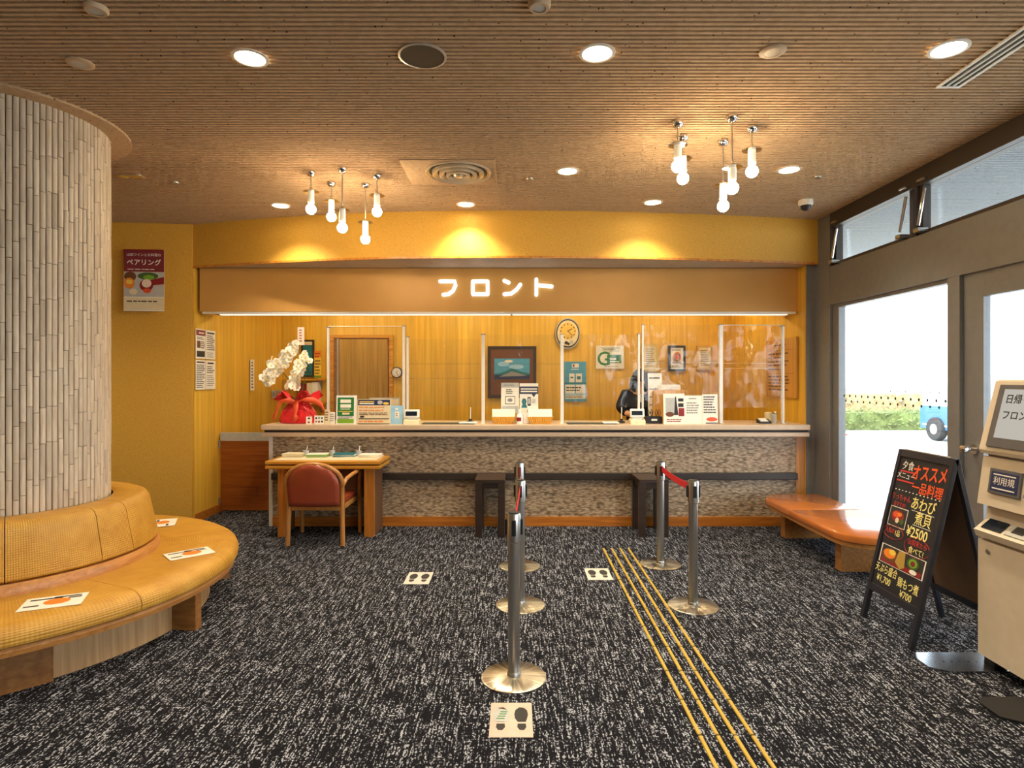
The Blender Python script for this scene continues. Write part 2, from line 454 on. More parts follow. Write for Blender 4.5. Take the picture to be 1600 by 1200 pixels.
for x0, x1 in zip(xs, xs[1:]):
    y0, y1 = arcY(x0)-.006, arcY(x1)-.006
    b.prism([(x0, y0), (x1, y1), (x1, y1+.03), (x0, y0+.03)], 2.718, 2.738)
struct(b.build('trim_1', 'veneer_jamb'))
b = B()
for x0, x1 in zip(xs, xs[1:]):
    b.quad((x0, arcY(x0), 2.728), (x1, arcY(x1), 2.728), (x1, 6.9, 2.728), (x0, 6.9, 2.728))
struct(b.build('trim_2', 'grey_soffit'))
struct(B().prism([(XL, 6.12), (-3.44, 6.40), (-3.44, 6.55), (XL, 6.3)], 0, HC+.02).build('wall_left', 'gold_paper'))
struct(B().box(XL-.1, YB, 0, XL, 6.3, HC+.02).build('wall_side', 'plain_wall'))
struct(B().box(XL, YB-.1, 0, XR, YB, HC+.02).build('wall_rear', 'plain_wall'))
# veneered recess behind the counter, strip by strip
def veneer_wall(name, p0, p1, z0, z1, n, inward):
    p0, p1 = Vector(p0), Vector(p1); d = (p1-p0)/n; ang = math.atan2(d.y, d.x)
    back = B().quad((*p0, z0), (*p1, z0), (*p1, z1), (*p0, z1)).build(name, 'veneer'); struct(back)
    back.location = (inward[0]*-.012, inward[1]*-.012, 0)
    wd = d.length
    pl = B().box(.0006, -.006, z0, wd-.0006, .006, z1).build('veneer_strip', 'veneer', back)
    for i in range(n):
        o = pl if i == 0 else dup(pl, back)
        q = p0+d*i; o.location = (q.x+inward[0]*.012, q.y+inward[1]*.012, random.uniform(0, .0)); o.rotation_euler.z = ang
    return back
veneer_wall('wall_back', (-3.43, YW), (3.04, YW), 0, 2.75, 42, (0, -1))
veneer_wall('wall_return_left', (-3.43, 6.42), (-3.43, YW), 0, 2.73, 14, (1, 0))
veneer_wall('wall_return_right', (3.04, 6.30), (3.04, YW), 0, 2.73, 14, (-1, 0))
struct(B().box(-3.5, 6.86, 2.62, 3.1, YW+.05, 2.70).build('ceiling_recess', 'white'))
struct(B().box(-3.43, 6.43, 0, -3.405, 7.0, .09).build('baseboard_left', 'oak_orange'))
# fascia with the lit lettering
fa = thing('sign_fascia', 'long bronze fascia box above the counter carrying white lettering', 'sign board', (0, 6.45, 2.257))
B().box(-3.385, 0, 0, 3.035, .4, .468, .004).build('box', 'bronze_fascia', fa)
B().box(-3.36, .008, -.022, 3.015, .05, 0).build('edge_rail', 'white_alu', fa)
for a, c in ((-3.2, -.05), (-.03, 2.95)):
    B().box(a, .06, -.03, c, .12, 0, .006).build('light_tube', 'strip_glow', fa)
def stroke(b, pts, wd):
    pts = [Vector((p[0], 0, p[1])) for p in pts]
    L, R = [], []
    for i, p in enumerate(pts):
        d = (pts[min(i+1, len(pts)-1)]-pts[max(i-1, 0)]).normalized(); n = Vector((-d.z, 0, d.x))
        L.append(p+n*wd/2); R.append(p-n*wd/2)
    poly = [(v.x, v.z) for v in L]
    for e, s, d in ((pts[-1], 1, pts[-1]-pts[-2]),):
        a = math.atan2(d.z, d.x)
        poly += [(e.x+wd/2*math.cos(a+t), e.z+wd/2*math.sin(a+t)) for t in (PI/4, 0, -PI/4)]
    poly += [(v.x, v.z) for v in R[::-1]]
    d = pts[0]-pts[1]; a = math.atan2(d.z, d.x); e = pts[0]
    poly += [(e.x+wd/2*math.cos(a+t), e.z+wd/2*math.sin(a+t)) for t in (PI/4, 0, -PI/4)]
    b.prism(poly, -.03, -.002, 'y')
def glyph(i, strokes, px0, closed=False):
    b = B()
    for st in strokes:
        q = [((xat(px, 6.45)), zat(py, 6.45)-2.257) for px, py in st]
        stroke(b, q, .037)
    b.build('letter', 'sign_white', fa)
glyph(0, [[(688, 440), (700, 440), (711, 440), (712, 446), (708, 455), (701, 460), (693, 461)]], 0)
glyph(1, [[(739, 440), (762, 440)], [(762, 440), (762, 460)], [(762, 460), (739, 460)], [(739, 460), (739, 440)]], 0)
glyph(2, [[(788, 439), (795, 442)], [(788, 460), (799, 459), (807, 453), (813, 445)]], 0)
glyph(3, [[(838, 437), (838, 461)], [(839, 446), (862, 448)]], 0)

# ---- glazed facade on the right (real frames, panes and a door)
def fbar(name, y0, y1, z0, z1, mat='frame_brown', x0=XR, x1=XR+.12, parent=None, bev=.004):
    return B().box(x0, y0, z0, x1, y1, z1, bev).build(name, mat, parent)
wr = struct(fbar('wall_right', YB, 5.988, 2.27, 2.655, x1=XR+.1))
for (n, y0, y1, z0, z1) in (('jamb', 5.99, 6.33, 0, HC), ('post', 4.24, 4.36, 0, 2.27), ('sill', 4.36, 5.99, 0, .12), ('post', 2.0, 2.35, 0, 2.27), ('sill', YB, 2.0, 0, .9), ('post', -.2, .1, .9, 2.27)):
    fbar(n, y0, y1, z0, z1, parent=wr)
B().box(3.045, 6.29, 0, XR+.12, 6.36, HC).build('jamb_return', 'frame_brown', wr)
fbar('jamb_fillet', 5.88, 5.99, 0, 2.27, 'frame_brown', XR+.03, XR+.1, wr)
fbar('head', YB, 5.985, 3.04, HC, 'frame_dark', parent=wr)
b = B().box(XR+.055, 4.36, .12, XR+.063, 5.99, 2.27); w1 = struct(b.build('window_1', 'glass'))
fr = B()
fr.box(XR+.03, 4.36, 2.24, XR+.09, 5.99, 2.27).box(XR+.03, 4.36, .12, XR+.09, 5.99, .15)
fr.build('window_frame', 'frame_brown', w1)
dots = B()
for k in range(16):
    for zz, sz, ph in ((1.435, .0045, 0), (1.375, .010, .03), (1.325, .009, .0)):
        y = 4.42+.098*k+ph
        if y < 5.9:
            dots.prism([(y+sz*math.cos(2*PI*i/10), zz+sz*1.2*math.sin(2*PI*i/10)) for i in range(10)], XR+.052, XR+.055, 'x')
dots.build('warning_dots', 'ink', w1)
for i, (y0, y1) in enumerate(((4.82, 5.92), (3.1, 4.66), (1.4, 3.0), (-.4, 1.3), (-2.2, -.5))):
    wn = struct(B().box(XR+.055, y0, 2.69, XR+.062, y1, 3.04).build('window_%d' % (i+2), 'glass'))
    f = B(); m = 'frame_dark'
    f.box(XR+.03, y0-.04, 2.655, XR+.09, y1+.04, 2.69).box(XR+.03, y0-.04, 2.69, XR+.09, y0, 3.04).box(XR+.03, y1, 2.69, XR+.09, y1+.04, 3.04)
    f.build('window_frame', m, wn)
    fbar('mullion', y1+.04, y1+.06, 2.655, 3.04, 'frame_dark', parent=wn)
    for yy in ((y1-.03, y0+.03) if i < 2 else ()):
        B().cyl((XR-.03, yy, 2.72), (XR+.0, yy-.03, 3.0), .012, n=8).build('stay_rod', 'chrome', wn, True)
        B().box(XR-.05, yy-.03, 2.668, XR+.03, yy+.03, 2.70, .004).build('stay_bracket', 'steel', wn)
        B().box(XR-.03, yy-.06, 3.06, XR, yy+.02, 3.075, .003).build('stay_bracket', 'steel', wn)
d1 = struct(B().box(XR+.03, 4.06, .02, XR+.08, 4.238, 2.272, .001).build('door_1', 'frame_brown'))
B().box(XR+.03, 2.4, .02, XR+.08, 4.06, .25, .004).build('bottom_rail', 'frame_brown', d1)
B().box(XR+.03, 2.4, 2.10, XR+.08, 4.06, 2.272, .001).build('top_rail', 'frame_brown', d1)
B().box(XR+.03, 2.36, .25, XR+.08, 2.5, 2.10, .004).build('stile', 'frame_brown', d1)
B().box(XR+.05, 2.5, .25, XR+.058, 4.06, 2.10).build('pane', 'glass', d1)
h = B().cyl((XR+.03, 4.13, 1.06), (XR-.03, 4.13, 1.06), .012).build('handle', 'chrome', d1, True)
B().cyl((XR+.03, 4.13, 1.06), (XR+.018, 4.13, 1.06), .034, n=20).build('rosette', 'chrome', h, True)
B().lathe([(0, 0), (.024, .004), (.03, .02), (.026, .036), (0, .042)], 18).xf(Matrix.Translation((XR-.025, 4.13, 1.06)) @ Matrix.Rotation(-PI/2, 4, 'Y')).build('knob', 'chrome', h, True)

# ---- outside
struct(B().box(XR+.1, -30, -.1, 60, 60, -.02).build('floor_outside', 'asphalt'))
struct(ribbed(XR+.12, 6.2, YB, 9, 3.2).build('ceiling_eave', 'soffit_board'))
struct(B().box(6.2, YB, 3.15, 6.4, 9, 3.6).build('trim_3', 'bldg'))
struct(B().box(XL, YB, 3.3, 6.3, 9, 3.6).build('ceiling_sky_blocker', 'bldg'))  # unseen slab added above the ceiling to block sky light
tag(B().box(4.9, 4.72, 0, 5.1, 4.92, 3.2, .02).xf(Matrix.Translation((.25, .6, 0))).build('eave_post', 'bldg'), 'pale steel post under the eave outside the glass door', 'post')

# ================================================================== PILLAR
PC = Vector((-3.27, 3.86, 0)); PR = .555
pil = thing('pillar', 'round pillar clad in narrow pale split tiles behind the round bench', 'pillar', PC)
B().lathe([(PR-.02, 0), (PR-.02, HC)], 64).build('core', 'column_core', pil, True)
B().lathe([(PR, HC-.012), (PR+.13, HC-.012), (PR+.13, HC+.01)], 64).build('ceiling_ring', 'ceiling_board', pil, True)
NS = 112; TL = .213
wood('split_tile', 'd6c6ae', 'b8a68c', 'z', .42, 30, 5, .22, .1)
tile_b = B()
wdt = 2*PI*PR/NS
prof = [(-wdt*.46, -.012), (-wdt*.42, .003), (-wdt*.25, .007), (wdt*.25, .007), (wdt*.42, .003), (wdt*.46, -.012)]
tile_b.prism(prof, .0015, TL-.0015)
tile = None; rest = B(); cnt = 0
cam_dir = math.atan2(-PC.y, -PC.x)
slots = []
for i in range(NS):
    a = 2*PI*i/NS
    off = random.uniform(0, TL)
    vis = math.cos(a-cam_dir)
    px = CX+FPX*(PC.x+PR*math.cos(a))/(PC.y+PR*math.sin(a))
    z = .70-off
    while z < HC:
        z0 = max(z, .60); z1 = min(z+TL, HC)
        if z1-z0 > .02: slots.append((vis if px > -15 else -2, a, z0, z1))
        z += TL
front = sorted([s for s in slots if s[0] > .09], key=lambda s: -s[0])
full = [s for s in front if abs(s[3]-s[2]-TL) < 1e-4][:300]
fs = set((s[1], s[2]) for s in full)
tm = tile_b.build('tile', 'split_tile', pil, True)
first = True
for s in slots:
    a = s[1]; r = PR+random.uniform(-.003, .003)
    mtx = Matrix.Translation((r*math.cos(a), r*math.sin(a), s[2])) @ Matrix.Rotation(a-PI/2, 4, 'Z')
    if (a, s[2]) in fs:
        o = tm if first else dup(tm, pil); first = False
        o.location = (r*math.cos(a), r*math.sin(a), s[2]); o.rotation_euler.z = a-PI/2
    else:
        t = B().prism(prof, .0015, s[3]-s[2]-.0015); t.xf(mtx)
        me = bpy.data.meshes.new('tmp'); t.bm.to_mesh(me); t.bm.free(); rest.bm.from_mesh(me); bpy.data.meshes.remove(me)
ro = rest.build('tile_remainder', 'split_tile', pil, True); ro['kind'] = 'stuff'

# ================================================================== ROUND BENCH
rb = thing('round_bench', 'round golden vinyl bench with backrest wrapped around the tiled pillar', 'bench', PC)
def arcseg(name, prof, a0, a1, mat, parent, n=10, gap=.0):
    return B().lathe(prof, n, a0=math.radians(a0)+gap, a1=math.radians(a1)-gap).build(name, mat, parent, True)
seat_prof = [(.80, .27), (1.33, .265), (1.355, .28), (1.36, .315), (1.345, .352), (1.31, .374), (1.25, .382), (.86, .378), (.80, .37)]
for k in range(12):
    arcseg('seat_cushion', seat_prof, -55+30*k, -25+30*k, 'bench_vinyl', rb, 8, .0016)
back_prof = [(.575, .44), (.815, .44), (.838, .455), (.84, .48), (.79, .72), (.772, .748), (.74, .762), (.60, .765), (.575, .755)]
bs = [-50, -18, -2, 28, 58, 88, 118, 148, 178, 208, 238, 268, 310]
for a0, a1 in zip(bs, bs[1:]): arcseg('back_cushion', back_prof, a0, a1, 'bench_vinyl', rb, 8, .003)
B().lathe([(.575, .37), (.855, .37), (.855, .415), (.84, .44), (.575, .44)], 64).build('back_plinth', 'bench_rim', rb, True)
B().lathe([(.7, .225), (1.335, .225), (1.34, .25), (1.33, .266), (.7, .266)], 72).build('seat_rim', 'bench_rim', rb, True)
B().lathe([(1.17, 0), (1.17, .23), (1.1, .23)], 72).build('plinth', 'plinth_oak', rb, True)
for a in (-6.5, 38, 83, 128, 173, 218, 263):
    B().box(1.1, -.028, 0, 1.325, .028, .226).xf(Matrix.Rotation(math.radians(a), 4, 'Z')).build('leg', 'plinth_brown', rb)
B().box(.95, -.13, 0, 1.2, .13, .226).xf(Matrix.Rotation(math.radians(-47), 4, 'Z')).build('leg', 'plinth_brown', rb)
def notice(x, y, z, rz, w, l, lab):
    o = thing('seat_notice', lab, 'notice', (x, y, z), rz)
    B().box(-w/2, -l/2, 0, w/2, l/2, .0015).build('sheet', 'white_paper', o)
    bb = B().disc(.22*w, .0018, 14, (.05*w, 0), rx=.25*l); bb.build('picture', 'orange', o)
    q = B()
    for k, (x0, x1, yy) in enumerate(((-.42, .1, .3), (-.05, .4, .36), (-.44, -.2, -.2), (.2, .42, .22))):
        q.box(x0*w, yy*l-.01, .0015, x1*w, yy*l+.008, .0019)
    q.build('print', 'ink', o)
notice(-2.40, 3.13, .3835, .42, .27, .19, 'white notice with orange picture on the near part of the round bench')
notice(-2.16, 3.99, .3835, .75, .27, .19, 'white notice lying on the right end of the round bench')
notice(-2.83, 4.83, .3835, 2.0, .27, .19, 'half hidden white notice on the round bench behind its backrest')

# ================================================================== COUNTER
ct = thing('reception_counter', 'long reception counter with patterned front panel below the lettered fascia', 'counter', (0, 6.28, 0))
x0, x1 = -2.57, 3.02
B().box(x0+.04, .0, .10, x1-.09, .5, .945).build('front_panel', 'counter_cloth', ct)
B().box(x0, -.004, 0, x0+.04, .5, .945).build('end_panel', 'white_alu', ct)
B().box(x1-.09, -.004, 0, x1, .5, .945).build('end_panel', 'veneer_jamb', ct)
B().box(x0+.04, -.012, 0, x1-.09, .3, .10, .003).build('base_board', 'oak_orange', ct)
B().box(x0-.03, -.13, 1.013, x1, .57, 1.066, .008).build('worktop', 'laminate', ct)
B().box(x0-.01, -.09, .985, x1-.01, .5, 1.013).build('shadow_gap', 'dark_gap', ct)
B().box(x0-.03, -.11, .943, x1, .5, .987, .006).build('lower_ledge', 'laminate', ct)
B().box(x0+.04, -.05, .49, x1-.09, 0, .56, .006).build('kick_rail', 'dark_rail', ct)
g = thing('swing_gate', 'low brown wooden swing gate between the counter end and the left wall', 'gate', (-3.42, 6.94, 0))
B().box(.02, 0, .02, .80, .04, .90, .003).build('leaf', 'gate_wood', g)
B().box(.02, -.006, .82, .80, .046, .915, .003).build('top_band', 'light_grey', g)
for z in (.12, .78):
    B().cyl((.012, -.012, z-.045), (.012, -.012, z+.045), .009).build('hinge', 'steel', g, True)

# ---- writing desk
dk = thing('writing_desk', 'orange wooden writing desk pushed against the counter front', 'desk', (0, 5.85, 0))
xl, xr_ = -2.31, -1.375
B().box(xl-.10, -.06, .712, xr_+.075, .40, .745, .008).build('top', 'desk_wood', dk)
B().box(xl-.08, -.03, .700, xr_+.055, .40, .713).build('top_groove', 'brown', dk)
B().box(xl-.10, -.06, .668, xr_+.075, .40, .700, .008).build('lower_top', 'desk_wood', dk)
B().box(xl-.04, -.0, .7452, xr_+.02, .36, .749).build('desk_mat', 'cream', dk)
for a, c in ((xl, xl+.095), (xr_-.095, xr_)):
    B().box(a, 0, 0, c, .05, .668, .003).build('leg', 'oak_orange_v', dk)
    B().box(a if a == xl else c-.03, .05, 0, (a+.03) if a == xl else c, .38, .668).build('side_panel', 'brown_cloth', dk)
B().box(xl+.095, .19, .36, xr_-.095, .215, .668).build('apron', 'brown_cloth', dk)

# ---- armchair, seen from behind
chs = thing('armchair', 'wooden armchair with round-topped dark red leather back at the writing desk', 'chair', (-1.845, 5.56, 0))
W = .245
for s in (-1, 1):
    B().tube([(s*(W+.01), -.01, 0), (s*W, .0, .35), (s*(W+.01), -.03, .55)], [.021, .024, .02], 10).build('leg', 'chair_wood', chs, True)
    B().tube([(s*(W+.045), .47, 0), (s*(W+.045), .46, .40), (s*(W+.05), .43, .56)], [.019, .023, .02], 10).build('leg', 'chair_wood', chs, True)
    pts = [(s*(W+.01), -.03, .55), (s*(W+.035), .03, .615), (s*(W+.06), .15, .64), (s*(W+.07), .30, .645), (s*(W+.065), .41, .615), (s*(W+.05), .435, .55)]
    B().tube(pts, .018, 10).build('armrest', 'chair_wood', chs, True)
arch = []
for k in range(17):
    t = PI*k/16
    arch.append(((W+.012)*math.cos(t)*(1 if abs(math.cos(t)) < .95 else 1), -.03-.06*math.sin(t), .56+.20*math.sin(t)**.8))
B().tube(arch, .022, 10).build('back_frame', 'chair_wood', chs, True)
bb = B(); bm = bb.bm; rows = []
for j in range(9):
    v = j/8; z = .37+v*.385; row = []
    hw = W-.012
    if z > .56: hw = (W-.008)*math.sqrt(max(0.0, 1-((z-.56)/.202)**2))
    for i in range(11):
        u = -1+2*i/10
        row.append(bm.verts.new((u*hw, -.02-.07*v-.03*(1-u*u), z)))
    rows.append(row)
for j in range(8):
    for i in range(10):
        try: bm.faces.new((rows[j][i], rows[j][i+1], rows[j+1][i+1], rows[j+1][i]))
        except ValueError: pass
bmesh.ops.remove_doubles(bm, verts=bm.verts[:], dist=.0008)
bo = bb.build('backrest', 'chair_leather', chs, True)
md = bo.modifiers.new('thick', 'SOLIDIFY'); md.thickness = .03; md.offset = 0
B().box(-W, -.02, .325, W, .02, .37, .006).build('back_rail', 'chair_wood', chs)
B().box(-W-.02, .02, .33, W+.02, .46, .375, .006).build('seat_frame', 'chair_wood', chs)
B().box(-W-.015, .01, .375, W+.015, .47, .43, .02).build('seat', 'chair_leather', chs, True)

# ---- small dark tables at the counter
def side_stand(xc, lab):
    o = thing('bag_stand', lab, 'stand', (xc, 5.83, 0), group='dark stands along the counter')
    B().box(-.145, 0, .525, .145, .385, .56, .004).build('top', 'stool_wood', o)
    B().box(-.125, .02, .47, .125, .37, .525).build('apron', 'stool_wood', o)
    for sx in (-1, 1):
        for y in (.0, .322):
            B().box(sx*.11-.033 if sx < 0 else .078, y, 0, -.077 if sx < 0 else .143, y+.06, .525, .003).build('leg', 'stool_wood', o)
side_stand(-.245, 'dark wooden bag stand before the counter left of the nearest queue posts')
side_stand(1.345, 'dark wooden bag stand before the counter half hidden by a queue post')

# ================================================================== QUEUE POSTS
def post(x, y, lab, hz=.855):
    o = thing('queue_post', lab, 'post', (x, y, 0), group='queue posts')
    B().lathe([(0, .016), (.03, .0155), (.16, .009), (.167, .006), (.167, 0)], 48).build('base', 'brushed_disc', o, True)
    B().lathe([(.036, .014), (.034, .03), (.0305, .034), (.0305, hz-.14)], 28).build('pole', 'steel', o, True)
    hd = B().lathe([(.0, hz), (.034, hz-.004), (.037, hz-.012), (.037, hz-.15), (.0305, hz-.155)], 28).build('head', 'steel', o, True)
    for k in range(4):
        B().box(-.011, .034, hz-.115, .011, .046, hz-.035, .003).xf(Matrix.Rotation(k*PI/2, 4, 'Z')).build('belt_slot', 'black', hd)
    B().lathe([(.0, hz+.0015), (.03, hz+.001), (.03, hz-.003)], 24).build('cap', 'black', hd)
    return o
P = [(-.007, 3.11), (.035, 4.10), (.037, 4.94), (1.207, 4.08), (1.205, 4.99)]
Lb = ['steel queue post standing nearest the camera behind the front floor sticker', 'middle steel queue post of the left row', 'farthest steel queue post of the left row', 'nearer steel queue post of the right pair with the red belt', 'farther steel queue post of the right pair with the red belt']
for (x, y), l in zip(P, Lb): post(x, y, l)
def belt(i, j, lab, z0=.80, sag=.015):
    p, q = Vector((*P[i], 0)), Vector((*P[j], 0)); d = (q-p).normalized(); p = p+d*.047; q = q-d*.047; n = Vector((-d.y, d.x, 0))*.0008
    b = B(); bm = b.bm; prev = None
    for k in range(13):
        t = k/12; c = p.lerp(q, t); z = z0-sag*4*t*(1-t); row = [bm.verts.new(c+n+Vector((0, 0, z+.024))), bm.verts.new(c-n+Vector((0, 0, z+.024))), bm.verts.new(c-n+Vector((0, 0, z-.024))), bm.verts.new(c+n+Vector((0, 0, z-.024)))]
        if prev:
            for m in range(4): bm.faces.new((prev[m], prev[(m+1) % 4], row[(m+1) % 4], row[m]))
        else: bm.faces.new(row)
        prev = row
    bm.faces.new(prev[::-1])
    o = b.build('queue_belt', 'red_belt'); tag(o, lab, 'belt', 'red queue belts')
belt(0, 1, 'red belt between the nearest and middle posts of the left row')
belt(1, 2, 'red belt between the two far posts of the left row')
belt(3, 4, 'red belt stretched between the right pair of posts')

# ---- floor guides and stickers
names = ['leftmost', 'second from left', 'third from left', 'rightmost']
seg_ = None
for k, x in enumerate((.80, .876, .952, 1.028)):
    o = thing('tactile_strip', names[k]+' of the four yellow guide rails on the carpet', 'guide strip', (x, 0, 0), group='yellow guide rails')
    y = 5.457
    while y > 1.3:
        if seg_ is None:
            sb = B(); sb.prism([(-.0095, 0), (.0095, 0), (.007, .005), (-.007, .005)], 0, .274, 'y'); seg_ = sb.build('rail_segment', 'guide_yellow', o); s_ = seg_
        else: s_ = dup(seg_, o)
        s_.location = (0, y-.274, 0); y -= .286
def foot(b, cx, w, l, m):
    # forefoot and heel, toe towards +y
    pts = [(cx+m*w*a, l*c) for a, c in ((-.085, .42), (-.15, .52), (-.17, .64), (-.14, .77), (-.05, .85), (.06, .84), (.14, .76), (.16, .63), (.13, .5), (.10, .42))]
    b.prism([(p[0], p[1]-l*.5) for p in (pts if m > 0 else pts[::-1])], .0008, .0016)
    pts = [(cx+m*w*a, l*c) for a, c in ((-.09, .37), (.10, .37), (.11, .27), (.06, .19), (-.04, .19), (-.10, .27))]
    b.prism([(p[0], p[1]-l*.5) for p in (pts if m > 0 else pts[::-1])], .0008, .0016)
def sticker(x, y, lab, mat, worn=False):
    o = thing('floor_sticker', lab, 'sticker', (x, y, .0005), group='footprint stickers')
    w, l = .192, .275
    B().box(-w/2, -l/2, 0, w/2, l/2, .001).build('sheet', mat, o)
    for s in (-1, 1):
        f = B(); foot(f, s*w*.24, w, l, s); f.build('footprint', 'ink', o)
    if worn:
        B().prism([(-.078, -.02), (-.012, -.022), (-.008, .07), (-.07, .09), (-.085, .05)], .0016, .002).build('worn_tape', 'light_grey', o)
        q = B()
        for k in range(4): q.box(-.068+.006*k, .0+.018*k, .002, -.03+.004*k, .008+.018*k, .0022)
        q.build('tape_mark', 'green', o)
sticker(-.018, 2.728, 'footprint floor sticker in front of the nearest queue post', 'floor_pink', True)
sticker(-.745, 4.65, 'footprint floor sticker on the left before the desk side of the counter', 'floor_sheet')
sticker(.655, 4.745, 'footprint floor sticker just left of the yellow guide rails', 'floor_sheet')

# ================================================================== WINDOW BENCH
wb = thing('window_bench', 'low orange leather bench with rounded ends along the window', 'bench', (0, 0, 0))
def rrect(x0, y0, x1, y1, rl, rs, n=7):
    p = []
    for cx, cy, a0, r in ((x1-rs, y1-rs, 0, rs), (x0+rl, y1-rl, 90, rl), (x0+rl, y0+rl, 180, rl), (x1-rs, y0+rs, 270, rs)):
        for k in range(n): p.append((cx+r*math.cos(math.radians(a0+90*k/(n-1))), cy+r*math.sin(math.radians(a0+90*k/(n-1)))))
    return p
def slab(poly, zs):
    b = B(); bm = b.bm; cx = sum(p[0] for p in poly)/len(poly); cy = sum(p[1] for p in poly)/len(poly); rings = []
    for inset, z in zs:
        ring = []
        for x, y in poly:
            d = Vector((cx-x, cy-y)); d = d.normalized()*inset if d.length else d
            ring.append(bm.verts.new((x+d.x, y+d.y, z)))
        rings.append(ring)
    n = len(poly)
    for A, D in zip(rings, rings[1:]):
        for i in range(n): bm.faces.new((A[i], A[(i+1) % n], D[(i+1) % n], D[i]))
    bm.faces.new(rings[0][::-1]); bm.faces.new(rings[-1]); return b
po = rrect(2.45, 4.42, 3.10, 6.12, .28, .05)
def clip(poly, ycut, upper):
    out = []
    for (xa, ya), (xb, yb) in zip(poly, poly[1:]+poly[:1]):
        ia = (ya >= ycut) == upper; ib = (yb >= ycut) == upper
        if ia: out.append((xa, ya))
        if ia != ib:
            t = (ycut-ya)/(yb-ya); out.append((xa+t*(xb-xa), ycut))
    return out
zs = [(.012, .305), (0, .315), (0, .345), (.006, .36), (.022, .368)]
slab(clip(po, 5.40, True), zs).build('seat_cushion', 'bench_leather', wb, True)
slab(clip(po, 5.395, False), zs).build('seat_cushion', 'bench_leather', wb, True)
slab(rrect(2.465, 4.435, 3.09, 6.10, .27, .05), [(0, .275), (0, .305)]).build('rim', 'bench_rim', wb)
for y in (4.80, 5.80): B().box(2.60, y, 0, 3.05, y+.09, .275, .003).build('leg', 'bench_rim', wb)
B().box(2.72, 4.89, .14, 3.02, 5.80, .275).build('stretcher', 'plinth_brown', wb)

# ================================================================== CEILING FIXTURES
SPOT_W = 75.0
def downlight(x, y, lab, on=True, r=.075, wt=1.0):
    o = thing('downlight', lab, 'ceiling light', (x, y, HC), group='recessed downlights')
    B().lathe([(r*1.22, .0), (r*1.22, -.005), (r, -.007), (r*.93, -.001)], 28).build('trim_ring', 'white_alu', o, True)
    B().lathe([(0, -.003), (r*.95, -.003), (r*.95, 0)], 24).build('lamp_disc', 'lamp_warm' if on else 'steel', o)
    if on:
        d = bpy.data.lights.new('lamp_light', 'SPOT'); d.energy = SPOT_W*wt; d.color = (1, .85, .62); d.spot_size = math.radians(118); d.spot_blend = .75; d.shadow_soft_size = .05
        l = bpy.data.objects.new('lamp_light', d); C.objects.link(l); l.parent = o; l.location = (0, 0, -.012)
for x, y, lab, wt in (
    (-1.35, 3.064, 'large lit downlight left of the round ceiling speaker', 1), (.411, 3.02, 'large lit downlight right of the round ceiling speaker', 1), (2.147, 2.98, 'large lit downlight beside the slot air vent at the right', 1),
    (-2.22, 5.695, 'lit downlight near the wall left of the left pendant bulbs', 1.1), (-.463, 5.653, 'lit downlight near the wall above the left half of the fascia lettering', 1.1),
    (.414, 4.743, 'lit downlight between the round air diffuser and the right pendant bulbs', 1), (1.279, 5.59, 'lit downlight near the wall below the right pendant bulbs', 1.1), (2.146, 4.714, 'lit downlight between the right pendant bulbs and the dome camera', 1)):
    downlight(x, y, lab, wt=wt)
for x, y, lab in ((-1.35, 1.27, 'added unseen downlight towards the viewer, in line with the left large one'), (.411, 1.27, 'added unseen downlight towards the viewer, in line with the middle large one'), (2.147, 1.27, 'added unseen downlight towards the viewer, near the window'), (-3.1, 1.27, 'added unseen downlight before the pillar, towards the viewer'), (-4.8, 3.06, 'added unseen downlight on the far side of the pillar'), (-1.35, -.5, 'added unseen downlight behind the viewer on the left'), (.411, -.5, 'added unseen downlight straight behind the viewer'), (-3.1, -.5, 'added unseen downlight behind the viewer in the far left'), (-4.8, 4.9, 'added unseen downlight in the back corner beyond the pillar')):  # extra lamps out of view, added to light the near floor and pillar
    downlight(x, y, lab)
def small_round(name, x, y, lab, cat, r, mats, drop=.012):
    o = thing(name, lab, cat, (x, y, HC))
    B().lathe([(r, 0), (r, -drop*.5), (r*.86, -drop), (r*.6, -drop)], 24).build('rim', mats[0], o, True)
    B().lathe([(0, -drop*.9), (r*.62, -drop*.9), (r*.62, -drop*.4)], 20).build('face', mats[1], o, True)
    return o
sp = thing('ceiling_speaker', 'round dark speaker grille in the ceiling between two large downlights', 'speaker', (-.47, 3.046, HC))
B().lathe([(.122, 0), (.122, -.006), (.112, -.008), (.110, -.004)], 36).build('rim', 'alu', sp, True)
B().lathe([(0, -.006), (.111, -.006), (.111, 0)], 36).build('grille', 'speaker_cloth', sp)
small_round('heat_detector', -1.847, 2.65, 'small round detector near the top left of the ceiling', 'detector', .05, ('vent_beige', 'light_grey'), .02)
small_round('spare_lamp', -2.253, 3.114, 'unlit adjustable ceiling spot left above the pillar', 'ceiling light', .065, ('vent_beige', 'steel'))
small_round('smoke_detector', .105, 2.61, 'small round detector at the top middle of the ceiling', 'detector', .05, ('vent_beige', 'light_grey'), .03)
small_round('recessed_spot', 1.284, 3.0, 'unlit ceiling spot between the two right hand large downlights', 'ceiling light', .065, ('vent_beige', 'steel'))
small_round('sprinkler_rose', -2.835, 5.02, 'tiny sprinkler rose near the pillar top', 'sprinkler', .03, ('alu', 'steel'))
small_round('sprinkler_rose', .12, 4.926, 'tiny sprinkler rose right of the round air diffuser', 'sprinkler', .03, ('alu', 'steel'))
small_round('sprinkler_rose', 2.453, 4.88, 'tiny sprinkler rose above the dome camera', 'sprinkler', .03, ('alu', 'steel'))
tw = thing('twin_spot', 'double unlit spot lamp in the ceiling beside the pillar', 'ceiling light', (-3.11, 4.863, HC))
for s in (-1, 1):
    B().lathe([(.05, 0), (.05, -.01), (.035, -.014), (0, -.02)], 18, (s*.045, 0, 0)).build('lamp', 'chrome', tw, True)
